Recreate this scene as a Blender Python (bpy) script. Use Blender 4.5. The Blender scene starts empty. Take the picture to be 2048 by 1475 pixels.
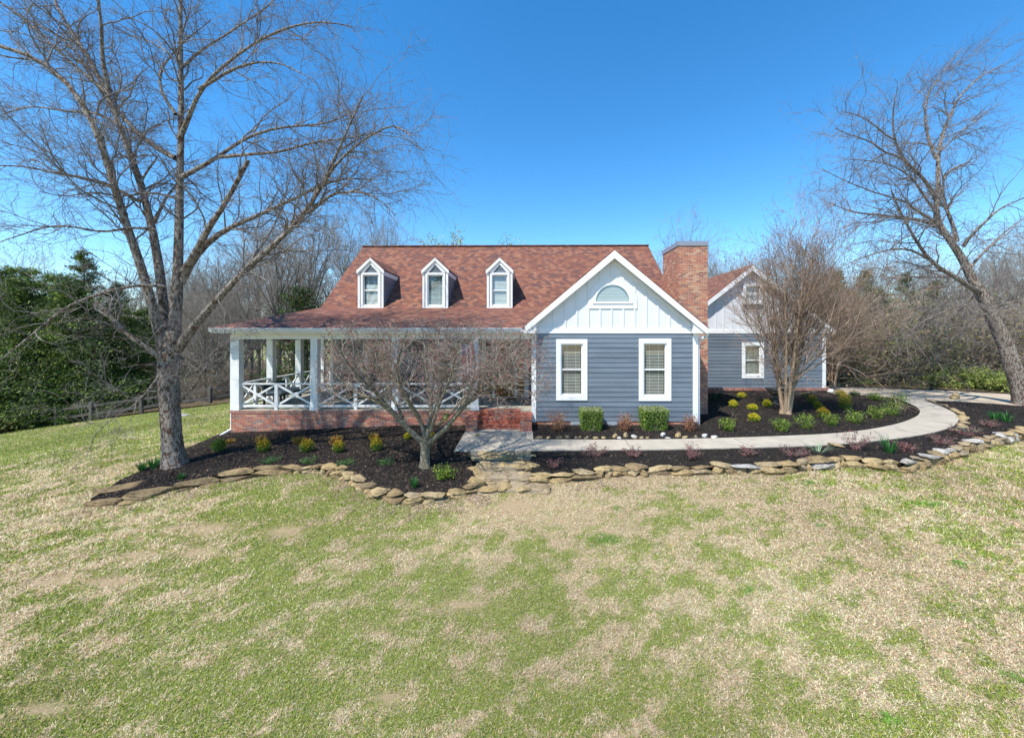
import bpy, math, random
import numpy as np
from mathutils import Vector, Matrix, Quaternion
from mathutils.geometry import delaunay_2d_cdt

random.seed(7)
RNG = np.random.default_rng(11)
C = bpy.context.scene.collection
sc = bpy.context.scene

# ------------------------------------------------------------------ camera, sky, sun, exposure
F, CX, CY, CZ = 780.0, 1058.0, 667.0, 3.25       # focal length / principal point in photo pixels, eye height
cam = bpy.data.cameras.new('camera')
camo = bpy.data.objects.new('camera', cam); C.objects.link(camo)
camo.location = (0, 0, CZ); camo.rotation_euler = (math.radians(90), 0, 0)
cam.sensor_width = 36; cam.lens = F / 2048 * 36
cam.shift_x = (1024 - CX) / 2048; cam.shift_y = (CY - 737.5) / 2048
cam.clip_start = .05; cam.clip_end = 3000
sc.camera = camo

SUN_TRAVEL = Vector((.97, 1.0, -2.1)).normalized()
w = bpy.data.worlds.new('World'); sc.world = w; w.use_nodes = True
nt = w.node_tree; bg = nt.nodes['Background']
sky = nt.nodes.new('ShaderNodeTexSky'); sky.sky_type = 'NISHITA'; sky.sun_disc = False
sky.sun_elevation = math.asin(-SUN_TRAVEL.z)
sky.sun_rotation = math.atan2(-SUN_TRAVEL.x, -SUN_TRAVEL.y)
sky.altitude = 200; sky.air_density = 1.0; sky.dust_density = .0; sky.ozone_density = 3.0
hs = nt.nodes.new('ShaderNodeHueSaturation'); hs.inputs['Saturation'].default_value = 1.32; hs.inputs['Value'].default_value = 1.16; hs.inputs['Hue'].default_value = .497
nt.links.new(sky.outputs[0], hs.inputs['Color']); nt.links.new(hs.outputs[0], bg.inputs['Color'])
bg.inputs['Strength'].default_value = .15
sun = bpy.data.lights.new('sun', 'SUN'); sun.energy = 5.0; sun.angle = math.radians(.5); sun.color = (1, .955, .89)
suno = bpy.data.objects.new('sun', sun); C.objects.link(suno)
suno.rotation_mode = 'QUATERNION'; suno.rotation_quaternion = SUN_TRAVEL.to_track_quat('-Z', 'Y')
suno.location = (-20, -30, 40)
sc.view_settings.view_transform = 'Standard'; sc.view_settings.look = 'None'
sc.view_settings.exposure = .58; sc.view_settings.gamma = 1

# ------------------------------------------------------------------ helpers
WOFF = {}
def link(o, parent=None):
    C.objects.link(o)
    if parent is not None:
        o.parent = parent; o.location = -WOFF.get(parent.name, Vector((0, 0, 0)))
    WOFF[o.name] = Vector((0, 0, 0)); return o
def tag(o, label=None, cat=None, group=None, kind=None):
    if label: o['label'] = label
    if cat: o['category'] = cat
    if group: o['group'] = group
    if kind: o['kind'] = kind
    return o
def empty(name, loc, label, cat, group=None):
    o = bpy.data.objects.new(name, None); C.objects.link(o); o.location = loc; o.empty_display_size = .2
    WOFF[o.name] = Vector(loc); return tag(o, label, cat, group)
def copy_tree(o, loc, rz=0, s=1, label=None):
    r = o.copy(); C.objects.link(r); r.location = loc; r.rotation_euler = (0, 0, rz); r.scale = (s, s, s)
    if label: r['label'] = label
    for ch in list(o.children):
        c = ch.copy(); C.objects.link(c); c.parent = r
        for g_ in ch.children:
            d = g_.copy(); C.objects.link(d); d.parent = c
    return r

def autouv(me):
    n = len(me.polygons)
    if not n: return
    uv = me.uv_layers.new(name='UVMap')
    co = np.empty(len(me.vertices) * 3); me.vertices.foreach_get('co', co); co = co.reshape(-1, 3)
    nr = np.empty(n * 3); me.polygons.foreach_get('normal', nr); nr = nr.reshape(-1, 3)
    lt = np.empty(n, dtype=np.int32); me.polygons.foreach_get('loop_total', lt)
    vi = np.empty(len(me.loops), dtype=np.int32); me.loops.foreach_get('vertex_index', vi)
    u = np.stack([-nr[:, 1], nr[:, 0], np.zeros(n)], 1)
    l = np.linalg.norm(u, axis=1); flat = l < .02
    u[flat] = (1, 0, 0); l[flat] = 1; u /= l[:, None]
    v = np.cross(nr, u)
    v[flat] = (0, 1, 0)
    pi = np.repeat(np.arange(n), lt); p = co[vi]
    uvs = np.stack([(p * u[pi]).sum(1), (p * v[pi]).sum(1)], 1)
    uv.data.foreach_set('uv', uvs.ravel())

class MB:
    def __init__(s): s.v = []; s.f = []
    def quad(s, *p):
        b = len(s.v); s.v += [tuple(q) for q in p]; s.f.append(tuple(range(b, b + len(p)))); return s
    def box(s, x0, x1, y0, y1, z0, z1):
        if x0 > x1: x0, x1 = x1, x0
        if y0 > y1: y0, y1 = y1, y0
        if z0 > z1: z0, z1 = z1, z0
        b = len(s.v)
        s.v += [(x0, y0, z0), (x1, y0, z0), (x1, y1, z0), (x0, y1, z0), (x0, y0, z1), (x1, y0, z1), (x1, y1, z1), (x0, y1, z1)]
        s.f += [tuple(b + i for i in q) for q in ((0, 3, 2, 1), (4, 5, 6, 7), (0, 1, 5, 4), (1, 2, 6, 5), (2, 3, 7, 6), (3, 0, 4, 7))]
        return s
    def prism(s, poly, y0, y1):
        """poly: (x, z) counter-clockwise seen from -Y, extruded along Y"""
        n = len(poly); b = len(s.v)
        s.v += [(x, y0, z) for x, z in poly] + [(x, y1, z) for x, z in poly]
        s.f.append(tuple(b + i for i in range(n))); s.f.append(tuple(b + n + i for i in range(n - 1, -1, -1)))
        for i in range(n):
            j = (i + 1) % n; s.f.append((b + i, b + n + i, b + n + j, b + j))
        return s
    def extr(s, poly, d):
        """3D polygon extruded by vector d"""
        n = len(poly); b = len(s.v)
        s.v += [tuple(p) for p in poly] + [tuple(Vector(p) + Vector(d)) for p in poly]
        s.f.append(tuple(b + i for i in range(n))); s.f.append(tuple(b + n + i for i in range(n - 1, -1, -1)))
        for i in range(n):
            j = (i + 1) % n; s.f.append((b + i, b + n + i, b + n + j, b + j))
        return s
    def bar(s, a, c, wd, th, up=(0, 0, 1)):
        a = Vector(a); c = Vector(c); d = (c - a).normalized(); u = d.cross(Vector(up)).normalized() * wd / 2
        v = d.cross(u).normalized() * th / 2; b = len(s.v)
        for p in (a, c):
            s.v += [tuple(p + u + v), tuple(p - u + v), tuple(p - u - v), tuple(p + u - v)]
        s.f += [tuple(b + i for i in q) for q in ((0, 1, 2, 3), (7, 6, 5, 4), (0, 4, 5, 1), (1, 5, 6, 2), (2, 6, 7, 3), (3, 7, 4, 0))]
        return s
    def tube(s, pts, rad, n=8, cap=True):
        pts = [Vector(p) for p in pts]; b0 = len(s.v); ref = Vector((.13, .21, .97))
        for i, p in enumerate(pts):
            d = (pts[min(i + 1, len(pts) - 1)] - pts[max(i - 1, 0)]).normalized()
            r_ = ref if abs(d.dot(ref)) < .95 else Vector((1, 0, 0))
            u = d.cross(r_).normalized(); v = d.cross(u)
            r = rad[i] if hasattr(rad, '__len__') else rad
            for k in range(n):
                a = 2 * math.pi * k / n; s.v.append(tuple(p + (u * math.cos(a) + v * math.sin(a)) * r))
        for i in range(len(pts) - 1):
            for k in range(n):
                a = b0 + i * n + k; c = b0 + i * n + (k + 1) % n
                s.f.append((a, a + n, c + n, c))
        if cap:
            s.f.append(tuple(b0 + k for k in range(n))); e = b0 + (len(pts) - 1) * n
            s.f.append(tuple(e + k for k in range(n - 1, -1, -1)))
        return s
    def lathe(s, cx, cy, prof, n=20):
        b = len(s.v)
        for r, z in prof:
            for k in range(n):
                a = 2 * math.pi * k / n; s.v.append((cx + r * math.cos(a), cy + r * math.sin(a), z))
        for i in range(len(prof) - 1):
            for k in range(n):
                a = b + i * n + k; c = b + i * n + (k + 1) % n
                s.f.append((a, c, c + n, a + n))
        return s
    def build(s, name, mat, parent=None, smooth=False, fix=True):
        me = bpy.data.meshes.new(name); me.from_pydata(s.v, [], s.f); me.update()
        if fix:
            import bmesh
            bm = bmesh.new(); bm.from_mesh(me); bmesh.ops.recalc_face_normals(bm, faces=bm.faces); bm.to_mesh(me); bm.free()
        me.materials.append(mat); autouv(me)
        if smooth: me.polygons.foreach_set('use_smooth', [True] * len(me.polygons))
        return link(bpy.data.objects.new(name, me), parent)

def npmesh(name, V, Fc, mat, parent=None, col=None, smooth=False, uv=False):
    """V (n,3) vertices, Fc (m,k) faces, col (n,3) own colour of each vertex"""
    me = bpy.data.meshes.new(name); V = np.asarray(V, dtype=np.float32); Fc = np.asarray(Fc, dtype=np.int32)
    m, k = Fc.shape
    me.vertices.add(len(V)); me.vertices.foreach_set('co', V.ravel())
    me.loops.add(m * k); me.loops.foreach_set('vertex_index', Fc.ravel())
    me.polygons.add(m); me.polygons.foreach_set('loop_start', np.arange(m, dtype=np.int32) * k)
    me.update(calc_edges=True)
    if col is not None:
        ca = me.color_attributes.new('Col', 'FLOAT_COLOR', 'POINT')
        c4 = np.ones((len(V), 4), dtype=np.float32); c4[:, :3] = col; ca.data.foreach_set('color', c4.ravel())
    me.materials.append(mat)
    if smooth: me.polygons.foreach_set('use_smooth', np.ones(m, dtype=bool))
    if uv: autouv(me)
    return link(bpy.data.objects.new(name, me), parent)

def P(px, py, Y): return Vector(((px - CX) * Y / F, Y, CZ + (CY - py) * Y / F))
def smooth01(t): t = np.clip(t, 0, 1); return t * t * (3 - 2 * t)

# value noise (world metres) used for ground colour patches and bumps
_T = np.random.default_rng(5).random((256, 256))
def vn(x, y):
    xi = np.floor(x).astype(int); yi = np.floor(y).astype(int); fx = smooth01(x - xi); fy = smooth01(y - yi)
    a = _T[xi & 255, yi & 255]; b = _T[(xi + 1) & 255, yi & 255]; c = _T[xi & 255, (yi + 1) & 255]; d = _T[(xi + 1) & 255, (yi + 1) & 255]
    return (a * (1 - fx) + b * fx) * (1 - fy) + (c * (1 - fx) + d * fx) * fy
def fbm(x, y, o=4, g=.55):
    s = 0; a = 1; t = 0
    for i in range(o): s = s + a * vn(x * 2 ** i + 17 * i, y * 2 ** i + 31 * i); t += a; a *= g
    return s / t

# ------------------------------------------------------------------ ground heights
def left_fall(X): return -.04 * np.clip(-4 - X, 0, 7) - .125 * np.clip(-11 - X, 0, 24)
def hb(X, Y):
    return np.interp(Y, [8, 9, 10, 11, 12.8, 13.66, 19.5, 30, 60], [-.36, -.27, -.12, -.05, 0, .03, .1, .1, -1.0]) + left_fall(X)
def rimY(X): return np.interp(X, [-12, 5, 8, 12, 15, 18, 25], [9.9, 9.9, 10.3, 11.3, 12.6, 14.0, 17])
def gl(X, Y):
    r = rimY(X); lf = left_fall(X)
    low = -.28 - .12 * np.clip(r - Y, -1, 9) * 1.0 + lf
    t = smooth01((Y - r) / 3.0)
    z = np.where(Y < r, low, (-.28 + lf) * (1 - t) + (hb(X, Y) - .05) * t)
    return z
def hit(px, py, fn=hb):
    """ground point seen at a photo pixel"""
    Y = np.arange(3, 70, .01); X = (px - CX) * Y / F; z = CZ + (CY - py) * Y / F
    d = z - fn(X, Y); i = int(np.argmax(d <= 0))
    if d[i] > 0: i = len(Y) - 1
    return Vector((X[i], Y[i], float(fn(X[i], Y[i]))))

# ------------------------------------------------------------------ materials
MATS = {}
class NT:
    def __init__(s, name, rough=.8, spec=.3):
        s.m = bpy.data.materials.new(name); s.m.use_nodes = True; s.t = s.m.node_tree
        s.b = s.t.nodes['Principled BSDF']; s.b.inputs['Roughness'].default_value = rough
        s.b.inputs['Specular IOR Level'].default_value = spec; MATS[name] = s.m
    def n(s, ty, **kw):
        o = s.t.nodes.new(ty)
        for k, v in kw.items():
            if k in o.inputs: o.inputs[k].default_value = v
            else: setattr(o, k, v)
        return o
    def l(s, a, b): s.t.links.new(a, b)
    def coord(s, which='Object'): return s.n('ShaderNodeTexCoord').outputs[which]
    def noise(s, scale, detail=4, rough=.6, vec=None, stretch=None):
        v = vec or s.coord()
        if stretch:
            mp = s.n('ShaderNodeMapping'); mp.inputs['Scale'].default_value = stretch; s.l(v, mp.inputs[0]); v = mp.outputs[0]
        o = s.n('ShaderNodeTexNoise', Scale=scale, Detail=detail, Roughness=rough); s.l(v, o.inputs['Vector']); return o.outputs['Fac']
    def ramp(s, fac, stops, interp='LINEAR'):
        o = s.n('ShaderNodeValToRGB'); o.color_ramp.interpolation = interp; e = o.color_ramp.elements
        while len(e) < len(stops): e.new(.5)
        for i, (p, c) in enumerate(stops): e[i].position = p; e[i].color = (*c, 1) if len(c) == 3 else c
        s.l(fac, o.inputs[0]); return o.outputs[0]
    def mix(s, a, b, f, mode='MIX'):
        o = s.n('ShaderNodeMix'); o.data_type = 'RGBA'; o.blend_type = mode
        for k, x in ((6, a), (7, b)):
            if isinstance(x, tuple): o.inputs[k].default_value = (*x, 1) if len(x) == 3 else x
            else: s.l(x, o.inputs[k])
        if isinstance(f, (int, float)): o.inputs[0].default_value = f
        else: s.l(f, o.inputs[0])
        return o.outputs[2]
    def color(s, c):
        if isinstance(c, tuple): s.b.inputs['Base Color'].default_value = (*c, 1)
        else: s.l(c, s.b.inputs['Base Color'])
    def bump(s, h, strength=.4, dist=.02):
        o = s.n('ShaderNodeBump', Strength=strength, Distance=dist); s.l(h, o.inputs['Height']); s.l(o.outputs[0], s.b.inputs['Normal']); return s

def paint(name, c, rough=.5, var=.12):
    m = NT(name, rough); n1 = m.noise(1.3, 5); n2 = m.noise(40, 3)
    c2 = tuple(x * (1 - var) for x in c)
    m.color(m.mix(m.mix(c, c2, m.ramp(n1, [(.35, (0, 0, 0)), (.75, (1, 1, 1))])), tuple(x * .93 for x in c), n2)); m.bump(n2, .08, .003); return m.m
def sidingmat(name, c):
    m = NT(name, .5, .3); n1 = m.noise(1.0, 2, .5, stretch=(.35, .35, 5.6)); n2 = m.noise(1.6, 5); n3 = m.noise(60, 3)
    x = m.mix(tuple(v * 1.1 for v in c), tuple(v * .86 for v in c), m.ramp(n1, [(.42, (0, 0, 0)), (.58, (1, 1, 1))]))
    x = m.mix(x, tuple(v * .8 for v in c), m.ramp(n2, [(.45, (0, 0, 0)), (.8, (.6, .6, .6))])); m.color(x); m.bump(n3, .1, .003); return m.m
def brickmat(name, bw=.203, rh=.0677, cols=None, mortar=(.36, .3, .26), swap=False, offset=.5):
    m = NT(name, .85, .25); uv = m.coord('UV')
    if swap:
        mp = m.n('ShaderNodeMapping'); mp.inputs['Location'].default_value = (0, .013, 0); m.l(uv, mp.inputs[0]); uv = mp.outputs[0]
    def br(c1, c2, mo, sm):
        b = m.n('ShaderNodeTexBrick', Scale=1.0); b.offset = offset
        b.inputs['Color1'].default_value = (*c1, 1); b.inputs['Color2'].default_value = (*c2, 1); b.inputs['Mortar'].default_value = (*mo, 1)
        b.inputs['Mortar Size'].default_value = .006; b.inputs['Mortar Smooth'].default_value = sm
        b.inputs['Brick Width'].default_value = bw; b.inputs['Row Height'].default_value = rh; m.l(uv, b.inputs['Vector']); return b
    b = br((0, 0, 0), (1, 1, 1), (0, 0, 0), .1)
    rc = m.ramp(b.outputs['Color'], [(i / len(cols), c) for i, c in enumerate(cols)], 'CONSTANT')
    nz = m.noise(9, 6, .7); rc = m.mix(rc, (.2, .1, .075), m.ramp(nz, [(.45, (0, 0, 0)), (.8, (.4, .4, .4))]))
    big = m.noise(1.1, 3); rc = m.mix(rc, (.5, .33, .24), m.ramp(big, [(.5, (0, 0, 0)), (.8, (.25, .25, .25))]))
    m.color(m.mix(rc, mortar, b.outputs['Fac']))
    inv = m.n('ShaderNodeMath', operation='SUBTRACT'); inv.inputs[0].default_value = 1; m.l(b.outputs['Fac'], inv.inputs[1])
    ad = m.n('ShaderNodeMath', operation='ADD'); m.l(inv.outputs[0], ad.inputs[0]); m.l(m.noise(60, 3), ad.inputs[1])
    m.bump(ad.outputs[0], .5, .006); return m.m
BR = [(.4, .11, .06), (.3, .08, .05), (.44, .18, .1), (.2, .08, .06), (.46, .24, .15), (.36, .09, .05), (.22, .14, .12), (.46, .14, .07)]
M_brick = brickmat('brick', cols=BR)
M_rowlock = brickmat('brick_rowlock', bw=.0677, rh=.5, cols=[(.34, .1, .065), (.25, .08, .06), (.4, .17, .11), (.2, .09, .08)], swap=True, offset=0)
BS = [(.42, .08, .035), (.33, .06, .035), (.5, .13, .06), (.26, .06, .04)]
M_stepbrick = brickmat('brick_steps', bw=.11, rh=.095, cols=BS, mortar=(.33, .24, .19))
M_chbrick = brickmat('brick_chimney', cols=[(.4, .12, .06), (.3, .09, .055), (.46, .2, .1), (.33, .15, .09), (.48, .27, .16), (.22, .09, .06), (.42, .15, .07)], mortar=(.42, .36, .31))

def shingle():
    m = NT('shingle', .92, .15); uv = m.coord('UV')
    b = m.n('ShaderNodeTexBrick', Scale=1.0); b.offset = .37; b.offset_frequency = 2
    b.inputs['Color1'].default_value = (0, 0, 0, 1); b.inputs['Color2'].default_value = (1, 1, 1, 1); b.inputs['Mortar'].default_value = (0, 0, 0, 1)
    b.inputs['Mortar Size'].default_value = .004; b.inputs['Mortar Smooth'].default_value = .3; b.inputs['Brick Width'].default_value = .2; b.inputs['Row Height'].default_value = .14
    m.l(uv, b.inputs['Vector'])
    rc = m.ramp(b.outputs['Color'], [(0, (.15, .06, .042)), (.2, (.215, .094, .058)), (.38, (.095, .052, .048)), (.5, (.18, .07, .046)), (.62, (.25, .115, .072)), (.74, (.12, .056, .046)), (.86, (.2, .08, .052))], 'CONSTANT')
    n2 = m.noise(5, 5, .7, stretch=(1, 1, 3)); rc = m.mix(rc, (.1, .06, .06), m.ramp(n2, [(.48, (0, 0, 0)), (.75, (.6, .6, .6))]))
    rc = m.mix(rc, (.32, .2, .14), m.ramp(m.noise(220, 2), [(.5, (0, 0, 0)), (.8, (.45, .45, .45))]))
    m.color(m.mix(rc, (.06, .032, .03), b.outputs['Fac']))  # thin dark lines paint the shadow between shingle courses into the colour
    # every course's lower edge stands proud
    sp = m.n('ShaderNodeSeparateXYZ'); m.l(uv, sp.inputs[0])
    dv = m.n('ShaderNodeMath', operation='DIVIDE'); m.l(sp.outputs[1], dv.inputs[0]); dv.inputs[1].default_value = .14
    fr = m.n('ShaderNodeMath', operation='FRACT'); m.l(dv.outputs[0], fr.inputs[0])
    iv = m.n('ShaderNodeMath', operation='SUBTRACT'); iv.inputs[0].default_value = 1; m.l(fr.outputs[0], iv.inputs[1])
    m.bump(iv.outputs[0], .6, .02); return m.m
M_shingle = shingle()
M_white = paint('white_paint', (.8, .8, .79))
M_panel = paint('gable_panel_paint', (.7, .71, .725), .55)
M_siding = sidingmat('blue_grey_siding', (.145, .175, .21))
M_gutter = paint('gutter', (.74, .75, .76), .35)
M_metal = paint('chimney_cap_metal', (.24, .27, .33), .35)
M_rail = paint('rail_paint', (.78, .78, .76), .55, .2)
M_door = paint('stained_wood_door', (.3, .13, .045), .35, .3)
M_dark = paint('dark_interior', (.03, .032, .035), .8)
M_blind = paint('blind_slats', (.62, .63, .6), .6)
M_brown = paint('dark_brown_wood', (.1, .05, .03), .5, .3)
M_bench = paint('charcoal_wicker', (.035, .04, .05), .6, .3)
M_cushion = paint('cushion', (.5, .5, .47), .8)
M_mat = paint('coir_mat', (.3, .17, .07), .95, .3)
M_mattext = paint('mat_marks', (.06, .04, .03), .95)
M_bluef = paint('flag_blue', (.03, .05, .2), .8)
M_redf = paint('flag_red', (.5, .02, .05), .8)
M_wfence = paint('weathered_fence_wood', (.1, .09, .075), .9, .4)
M_vent = paint('foundation_vent', (.45, .5, .55), .5)
def concrete(name, c):
    m = NT(name, .9, .2); a = m.noise(2, 6, .7); b = m.noise(120, 3, .8)
    x = m.mix(tuple(v * 1.06 for v in c), tuple(v * .78 for v in c), m.ramp(a, [(.35, (0, 0, 0)), (.7, (1, 1, 1))]))
    m.color(m.mix(x, tuple(v * .55 for v in c), m.ramp(b, [(.52, (0, 0, 0)), (.72, (.6, .6, .6))]))); m.bump(b, .25, .004); return m.m
M_walk = concrete('walk_concrete', (.4, .355, .285))
M_drive = concrete('drive_concrete', (.45, .37, .27))
M_floor = concrete('porch_concrete', (.42, .39, .31))
def stonemat(name, a, b, c):
    m = NT(name, .9, .2); r = m.n('ShaderNodeObjectInfo').outputs['Random']
    base = m.ramp(r, [(0, a), (.5, b), (1, c)]); n1 = m.noise(7, 7, .75); n2 = m.noise(35, 4, .7)
    lay = m.noise(4, 4, .6, stretch=(1, 1, 9))
    x = m.mix(base, tuple(v * .35 for v in a), m.ramp(n1, [(.45, (0, 0, 0)), (.68, (1, 1, 1))]))
    x = m.mix(x, tuple(min(1, v * 1.5) for v in b), m.ramp(n2, [(.5, (0, 0, 0)), (.75, (.5, .5, .5))]))
    x = m.mix(x, tuple(v * .4 for v in c), m.ramp(lay, [(.5, (0, 0, 0)), (.66, (.5, .5, .5))]))
    m.color(x)
    ad = m.n('ShaderNodeMath', operation='ADD'); m.l(n1, ad.inputs[0]); m.l(lay, ad.inputs[1]); m.bump(ad.outputs[0], .8, .03); return m.m
M_stone = stonemat('tan_fieldstone', (.3, .21, .1), (.38, .29, .15), (.25, .2, .14))
M_gstone = stonemat('grey_fieldstone', (.36, .34, .31), (.5, .48, .44), (.33, .29, .24))
M_dstone = stonemat('weathered_sandstone', (.2, .14, .075), (.26, .19, .095), (.16, .12, .075))
M_wstone = stonemat('pale_rock', (.5, .5, .48), (.6, .59, .57), (.45, .44, .41))

def mulchmat():
    m = NT('mulch', .95, .15); n1 = m.noise(45, 6, .8); n2 = m.noise(120, 3, .8)
    x = m.ramp(n1, [(.35, (.004, .004, .004)), (.5, (.028, .024, .021)), (.68, (.085, .07, .055))])
    m.color(m.mix(x, (.18, .13, .09), m.ramp(n2, [(.6, (0, 0, 0)), (.74, (.7, .7, .7))]))); m.bump(n1, 1, .08); return m.m
M_mulch = mulchmat()
def attrmat(name, rough=.8, transl=0, noise=.25, spec=.2, nscale=60):
    m = NT(name, rough, spec); a = m.n('ShaderNodeVertexColor'); a.layer_name = 'Col'
    c = a.outputs['Color']
    if noise:
        nz = m.noise(nscale, 4, .7); c = m.mix(c, (0, 0, 0), m.ramp(nz, [(.4, (0, 0, 0)), (.75, (noise * 2,) * 3)]))
    m.color(c)
    if transl:
        tr = m.n('ShaderNodeBsdfTranslucent'); m.l(c, tr.inputs['Color']); mx = m.n('ShaderNodeMixShader'); mx.inputs[0].default_value = transl
        m.l(m.b.outputs[0], mx.inputs[1]); m.l(tr.outputs[0], mx.inputs[2]); m.l(mx.outputs[0], m.t.nodes['Material Output'].inputs[0])
    return m
M_leaf = attrmat('leaves', .55, .25, 0).m
M_cedar = attrmat('cedar_foliage', .7, .12, 0).m
M_blade = attrmat('grass_blades', .7, .25, 0).m
def lawnmat():
    m = attrmat('lawn', .95, 0, 0, .1); a = [n for n in m.t.nodes if n.type == 'VERTEX_COLOR'][0].outputs['Color']
    n1 = m.noise(22, 6, .8); n2 = m.noise(70, 4, .8); n3 = m.noise(5, 5, .7)
    x = m.mix(a, (.09, .08, .04), m.ramp(n1, [(.42, (0, 0, 0)), (.7, (.6, .6, .6))]))
    x = m.mix(x, (.55, .46, .3), m.ramp(n2, [(.52, (0, 0, 0)), (.72, (.6, .6, .6))]))
    x = m.mix(x, (.16, .2, .05), m.ramp(n3, [(.5, (0, 0, 0)), (.72, (.35, .35, .35))])); m.color(x)
    m.bump(n1, .9, .04); return m.m
M_lawn = lawnmat()
def litter():
    m = NT('leaf_litter', .95, .1); n1 = m.noise(12, 6, .8); n2 = m.noise(2, 4)
    x = m.ramp(n1, [(.3, (.05, .035, .02)), (.5, (.13, .09, .055)), (.7, (.25, .18, .11))])
    m.color(m.mix(x, (.07, .1, .025), m.ramp(n2, [(.45, (0, 0, 0)), (.7, (.6, .6, .6))]))); m.bump(n1, .9, .05); return m.m
M_litter = litter()
def bark(name, cols, scale=9, st=(1, 1, .35), bump=.03):
    m = NT(name, .9, .15); n1 = m.noise(scale, 7, .75, stretch=st); n2 = m.noise(scale * 4, 4, .7, stretch=(1, 1, .6))
    n = len(cols); x = m.ramp(n1, [(.3 + .4 * i / (n - 1), c) for i, c in enumerate(cols)])
    m.color(m.mix(x, tuple(v * .45 for v in cols[0]), m.ramp(n2, [(.5, (0, 0, 0)), (.7, (.7, .7, .7))])))
    ad = m.n('ShaderNodeMath', operation='ADD'); m.l(n1, ad.inputs[0]); m.l(n2, ad.inputs[1]); m.bump(ad.outputs[0], 1, bump); return m.m
M_birch = bark('river_birch_bark', [(.05, .03, .024), (.2, .12, .085), (.1, .06, .045), (.5, .45, .39), (.24, .18, .15), (.55, .5, .45)], 15, (1, 1, .5), .05)
M_twig = bark('birch_twigs', [(.11, .09, .085), (.21, .18, .165), (.36, .34, .31)], 3)
M_maple = bark('lichen_bark', [(.07, .06, .04), (.3, .26, .19), (.15, .13, .08), (.46, .43, .36), (.24, .21, .12)], 15, (1, 1, .6), .03)
M_mtwig = bark('shrub_twigs', [(.15, .115, .09), (.3, .26, .22), (.45, .42, .38)], 3)
M_crape = bark('crape_bark', [(.24, .16, .1), (.42, .31, .2), (.33, .23, .15), (.52, .42, .3)], 6, (1, 1, .25), .02)
M_ctwig = bark('crape_twigs', [(.19, .13, .09), (.32, .23, .17), (.42, .33, .26)], 3)
M_wood = bark('woodland_bark', [(.06, .05, .045), (.13, .115, .1), (.2, .18, .16)], 5)
M_wtwig = bark('woodland_twigs', [(.2, .17, .14), (.31, .27, .23), (.42, .37, .32)], 3)

def glassmat():
    m = NT('window_glass', .03, .5)
    gl_ = m.n('ShaderNodeBsdfGlossy'); gl_.inputs['Roughness'].default_value = .02; gl_.inputs['Color'].default_value = (1, 1, 1, 1)
    tr = m.n('ShaderNodeBsdfTransparent'); tr.inputs['Color'].default_value = (.86, .9, .89, 1)
    mx = m.n('ShaderNodeMixShader'); mx.inputs[0].default_value = .1
    m.l(tr.outputs[0], mx.inputs[1]); m.l(gl_.outputs[0], mx.inputs[2])
    m.l(mx.outputs[0], m.t.nodes['Material Output'].inputs[0]); return m.m
M_glass = glassmat()

# ------------------------------------------------------------------ ground patches
def inside(poly, X, Y):
    p = np.asarray([(q[0], q[1]) for q in poly]); r = np.zeros(np.shape(X), dtype=bool); n = len(p)
    for i in range(n):
        x1, y1 = p[i]; x2, y2 = p[(i + 1) % n]
        if y1 == y2: continue
        c = ((y1 > Y) != (y2 > Y)) & (X < (x2 - x1) * (Y - y1) / (y2 - y1) + x1); r ^= c
    return r
def densify(poly, step, closed=True):
    out = []; n = len(poly)
    for i in range(n if closed else n - 1):
        a = Vector(poly[i][:2]); b = Vector(poly[(i + 1) % n][:2]); k = max(1, int((b - a).length / step))
        for j in range(k): out.append(tuple(a + (b - a) * j / k))
    if not closed: out.append(tuple(poly[-1][:2]))
    return out
def chaikin(pts, it=2, closed=False):
    for _ in range(it):
        o = [] if closed else [pts[0]]
        n = len(pts)
        for i in range(n if closed else n - 1):
            a = Vector(pts[i]); b = Vector(pts[(i + 1) % n]); o += [tuple(a * .75 + b * .25), tuple(a * .25 + b * .75)]
        if not closed: o.append(pts[-1])
        pts = o
    return pts
def patch(name, poly, step, hf, mat, skirt=.3, jit=.3, parent=None, smooth=True):
    bd = densify(poly, step); n = len(bd)
    xs = [p[0] for p in bd]; ys = [p[1] for p in bd]
    gx, gy = np.meshgrid(np.arange(min(xs), max(xs), step), np.arange(min(ys), max(ys), step)); gx = gx.ravel(); gy = gy.ravel()
    r = np.random.default_rng(3); gx = gx + (r.random(len(gx)) - .5) * step * jit; gy = gy + (r.random(len(gy)) - .5) * step * jit
    k = inside(bd, gx, gy); pts = bd + list(zip(gx[k].tolist(), gy[k].tolist()))
    v, e, f, *_ = delaunay_2d_cdt([Vector(p) for p in pts], [], [list(range(n))], 1, 1e-5)
    V = np.array([(q[0], q[1]) for q in v]); Z = hf(V[:, 0], V[:, 1])
    mb = MB(); mb.v = [(float(a), float(b), float(c)) for (a, b), c in zip(V, Z)]; mb.f = [tuple(q) for q in f]
    if skirt:
        Zb = hf(np.array(xs), np.array(ys)); b0 = len(mb.v)
        for x, y, z in zip(xs, ys, Zb): mb.v += [(x, y, float(z)), (x, y, float(z) - skirt)]
        for i in range(n):
            a = b0 + 2 * i; c = b0 + 2 * ((i + 1) % n); mb.f.append((a, a + 1, c + 1, c))
    return mb.build(name, mat, parent, smooth=False)
def hp(*pts, fn=hb): return [tuple(hit(x, y, fn)[:2]) for x, y in pts]

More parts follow.
